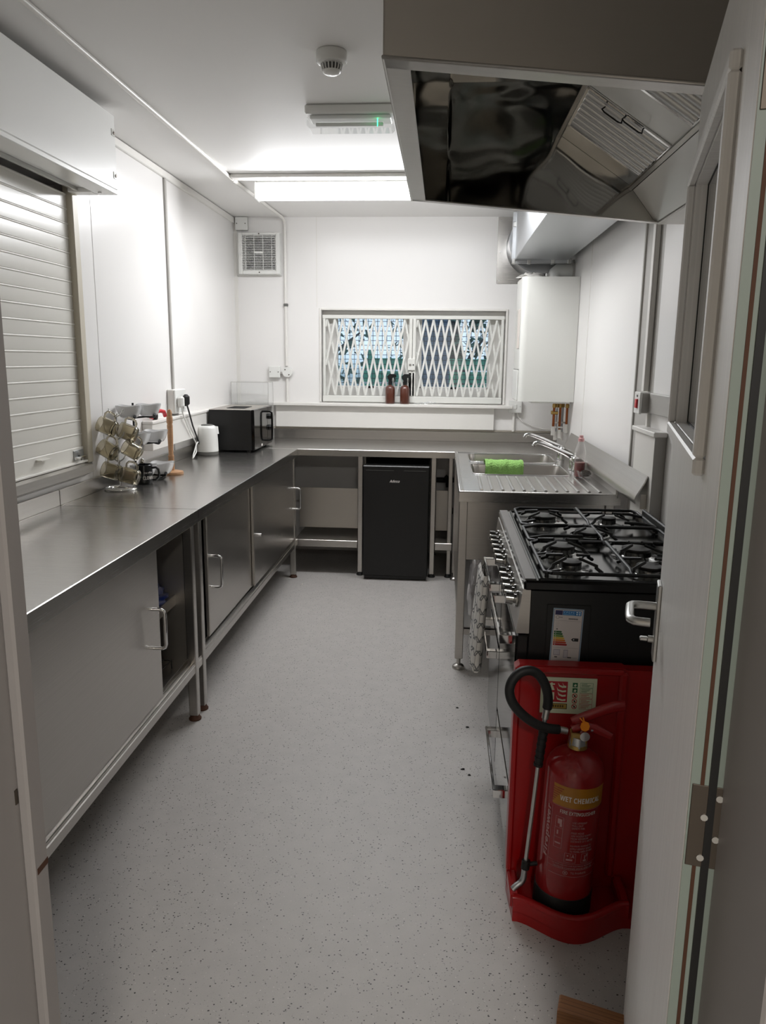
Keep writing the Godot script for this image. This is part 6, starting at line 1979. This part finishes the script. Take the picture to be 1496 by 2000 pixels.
func small_things() -> void:
	# tea towel folded lengthwise over the grill door handle
	var m := mat("towel", Color(1, 1, 1), 0.9)
	m.albedo_texture = tex(towel_img())
	m.uv1_scale = V(1.333, 0.85, 1)
	# a flat roll of cloth: rings round its thickness, from the rail down to the hem
	var rows := []
	for i in 21:
		var tt := i / 20.0
		var y := lerpf(0.752, 0.400, tt)
		var xc := lerpf(0.172, 0.148, tt)
		var hx := lerpf(0.019, 0.023, tt) if i > 0 else 0.010
		var hz := lerpf(0.125, 0.150, tt) if i > 0 else 0.115
		var row := []
		for j in 40:
			var th := TAU * j / 40.0
			var c := cos(th)
			var s := sin(th)
			var f := 1.0 + 0.10 * sin(th * 7.0 + tt * 2.0) + 0.05 * sin(th * 13.0)
			row.append(V(xc + hx * signf(c) * pow(absf(c), 0.6) * f, y + (0.006 * sin(th * 3.0) if i == 20 else 0.0), -2.800 + hz * signf(s) * pow(absf(s), 0.75)))
		rows.append(row)
	single("tea_towel", "grey and white hexagon patterned tea towel over the cooker handle", "tea towel", MB.new().grid(rows, true), m, V(0.16, 0.5, -2.80))
	# wooden door wedge
	var w := single("door_wedge", "length of bare wood on the floor by the door", "wood block", MB.new().prism([Vector2(0, 0), Vector2(0.26, 0), Vector2(0.26, 0.030), Vector2(0.004, 0.045), Vector2(0, 0.042)], -0.024, 0.024), M.wedge_wood, Vector3.ZERO)
	w.transform = Transform3D(Basis(V(0, 1, 0), -0.26), V(0.307, 0.0005, -1.560))
	# chips of grit
	for p: Array in [[-0.93, -4.98, 0.010, "pale"], [0.112, -2.66, 0.009, "black"], [0.135, -2.62, 0.007, "black"], [0.14, -3.0, 0.008, "black"], [0.10, -3.18, 0.007, "black"]]:
		single("debris_chip", "tiny %s crumb on the floor by the %s" % [p[3], "cabinet end leg" if p[3] == "pale" else "cooker front"], "crumb", crumple(V(p[0], 0.0003, p[1]), p[2], 0.004, p[2] * 0.6, int(p[1] * -100), 4), M.paper if p[3] == "pale" else M.rubber, V(p[0], 0, p[1]), "" if p[3] == "pale" else "black crumbs by the cooker")
	single("castor", "dark castor wheel under the shutter-side cabinet", "castor", MB.new().cyl(V(-1.26, 0.03, -2.02), V(-1.23, 0.03, -2.02), 0.03, -1, 18).box(V(-1.265, 0.03, -2.04), V(-1.225, 0.216, -2.00), 0.004), M.rubber, V(-1.245, 0, -2.02))
	# bags and trap under the sink
	single("bin_bag", "clear plastic bag under the sink table", "bag", crumple(V(0.24, 0.2155, -3.84), 0.09, 0.36, 0.10, 51, 12), M.pet, V(0.24, 0.2155, -3.84))
	var p2 := thing("waste_pipe", "dark waste pipe on the wall behind the open shelf", "pipe", V(0.0, 0.45, ZB + 0.05))
	part(p2, "pipe", MB.new().cyl(V(-0.04, 0.60, ZB + 0.045), V(0.35, 0.60, ZB + 0.045), 0.02, -1, 14), M.rubber)
	part(p2, "pipe", MB.new().tube([V(0.02, 0.36, ZB + 0.045), V(0.12, 0.355, ZB + 0.05), V(0.3, 0.35, ZB + 0.06)], 0.025, 14), M.rubber)
	part(p2, "elbow", MB.new().tube([V(0.03, 0.62, ZB + 0.05), V(0.06, 0.60, ZB + 0.06), V(0.065, 0.55, ZB + 0.06)], 0.026, 12), M.rubber)


# ---------------------------------------------------------------- beyond the window
func outside() -> void:
	structure("ground", box(V(-8, -0.5, ZB - 0.35), V(8, -0.3, -22)), M.ground, "rough grass outside the window", "ground")
	var f := thing("slatted_fence", "green slatted fence outside the window", "fence", V(0, -0.3, -9.2))
	for k in 11:
		part(f, "slat", box(V(-0.95, -0.1 + k * 0.15, -9.20), V(2.6, 0.03 + k * 0.15, -9.23), 0.005), M.fence_green)
	for x: float in [-0.9, 0.8, 2.5]:
		part(f, "post", box(V(x, -0.3, -9.18), V(x + 0.08, 1.62, -9.26), 0.005), M.fence_green)
	var ms := thing("metal_store", "blue-grey metal store standing outside the window", "cabinet", V(-0.14, -0.3, -8.6))
	part(ms, "carcass", box(V(-0.36, -0.3, -8.45), V(0.06, 2.1, -8.8), 0.01), M.store_grey)
	part(ms, "door", box(V(-0.34, -0.2, -8.43), V(-0.155, 2.05, -8.452), 0.006), M.store_grey)
	part(ms, "door", box(V(-0.145, -0.2, -8.43), V(0.04, 2.05, -8.452), 0.006), M.store_grey)
	for k in 3:
		var cx: float = [-2.0, 0.15, 2.35][k]
		var cz: float = [-10.6, -12.4, -11.0][k]
		var lab: String = ["dark leafy tree outside, beyond the fence's open end", "tallest dark tree outside, straight behind the green fence", "dark leafy tree outside, behind the fence's far post"][k]
		var t := thing("leafy_tree", lab, "tree", V(cx, -0.3, cz), "trees outside the window")
		part(t, "trunk", MB.new().tube([V(cx, -0.3, cz), V(cx + 0.08, 1.0, cz), V(cx - 0.05, 2.4, cz), V(cx + 0.1, 4.0, cz)], [0.16, 0.13, 0.10, 0.04], 8), M.bark)
		for q in 5:
			var a := q * 1.3 + k
			part(t, "branch", MB.new().tube([V(cx, 1.0 + q * 0.4, cz), V(cx + cos(a) * 0.5, 1.6 + q * 0.4, cz + sin(a) * 0.3), V(cx + cos(a) * 0.9, 1.9 + q * 0.4, cz + sin(a) * 0.6)], [0.05, 0.03, 0.012], 6), M.bark)
		var lf := MB.new()
		var r := RandomNumberGenerator.new()
		r.seed = 90 + k
		for q in 2200:
			var d := V(r.randf_range(-1, 1), r.randf_range(-1, 1), r.randf_range(-1, 1))
			if d.length() > 1.0:
				continue
			var c := V(cx, 2.1, cz) + d * V(1.05, 1.9, 0.8)
			if c.y < 0.2:
				continue
			var u := V(r.randf_range(-1, 1), r.randf_range(-1, 1), r.randf_range(-1, 1)).normalized()
			var w := u.cross(V(r.randf_range(-1, 1), r.randf_range(-1, 1), r.randf_range(-1, 1))).normalized()
			var s := r.randf_range(0.05, 0.10)
			var nn := u.cross(w)
			lf.tri3(c - u * s, c + w * s * 0.45, c + u * s, nn, nn, nn)
			lf.tri3(c - u * s, c + u * s, c - w * s * 0.45, nn, nn, nn)
		part(t, "foliage", lf, M.leaf).set_meta("kind", "stuff")
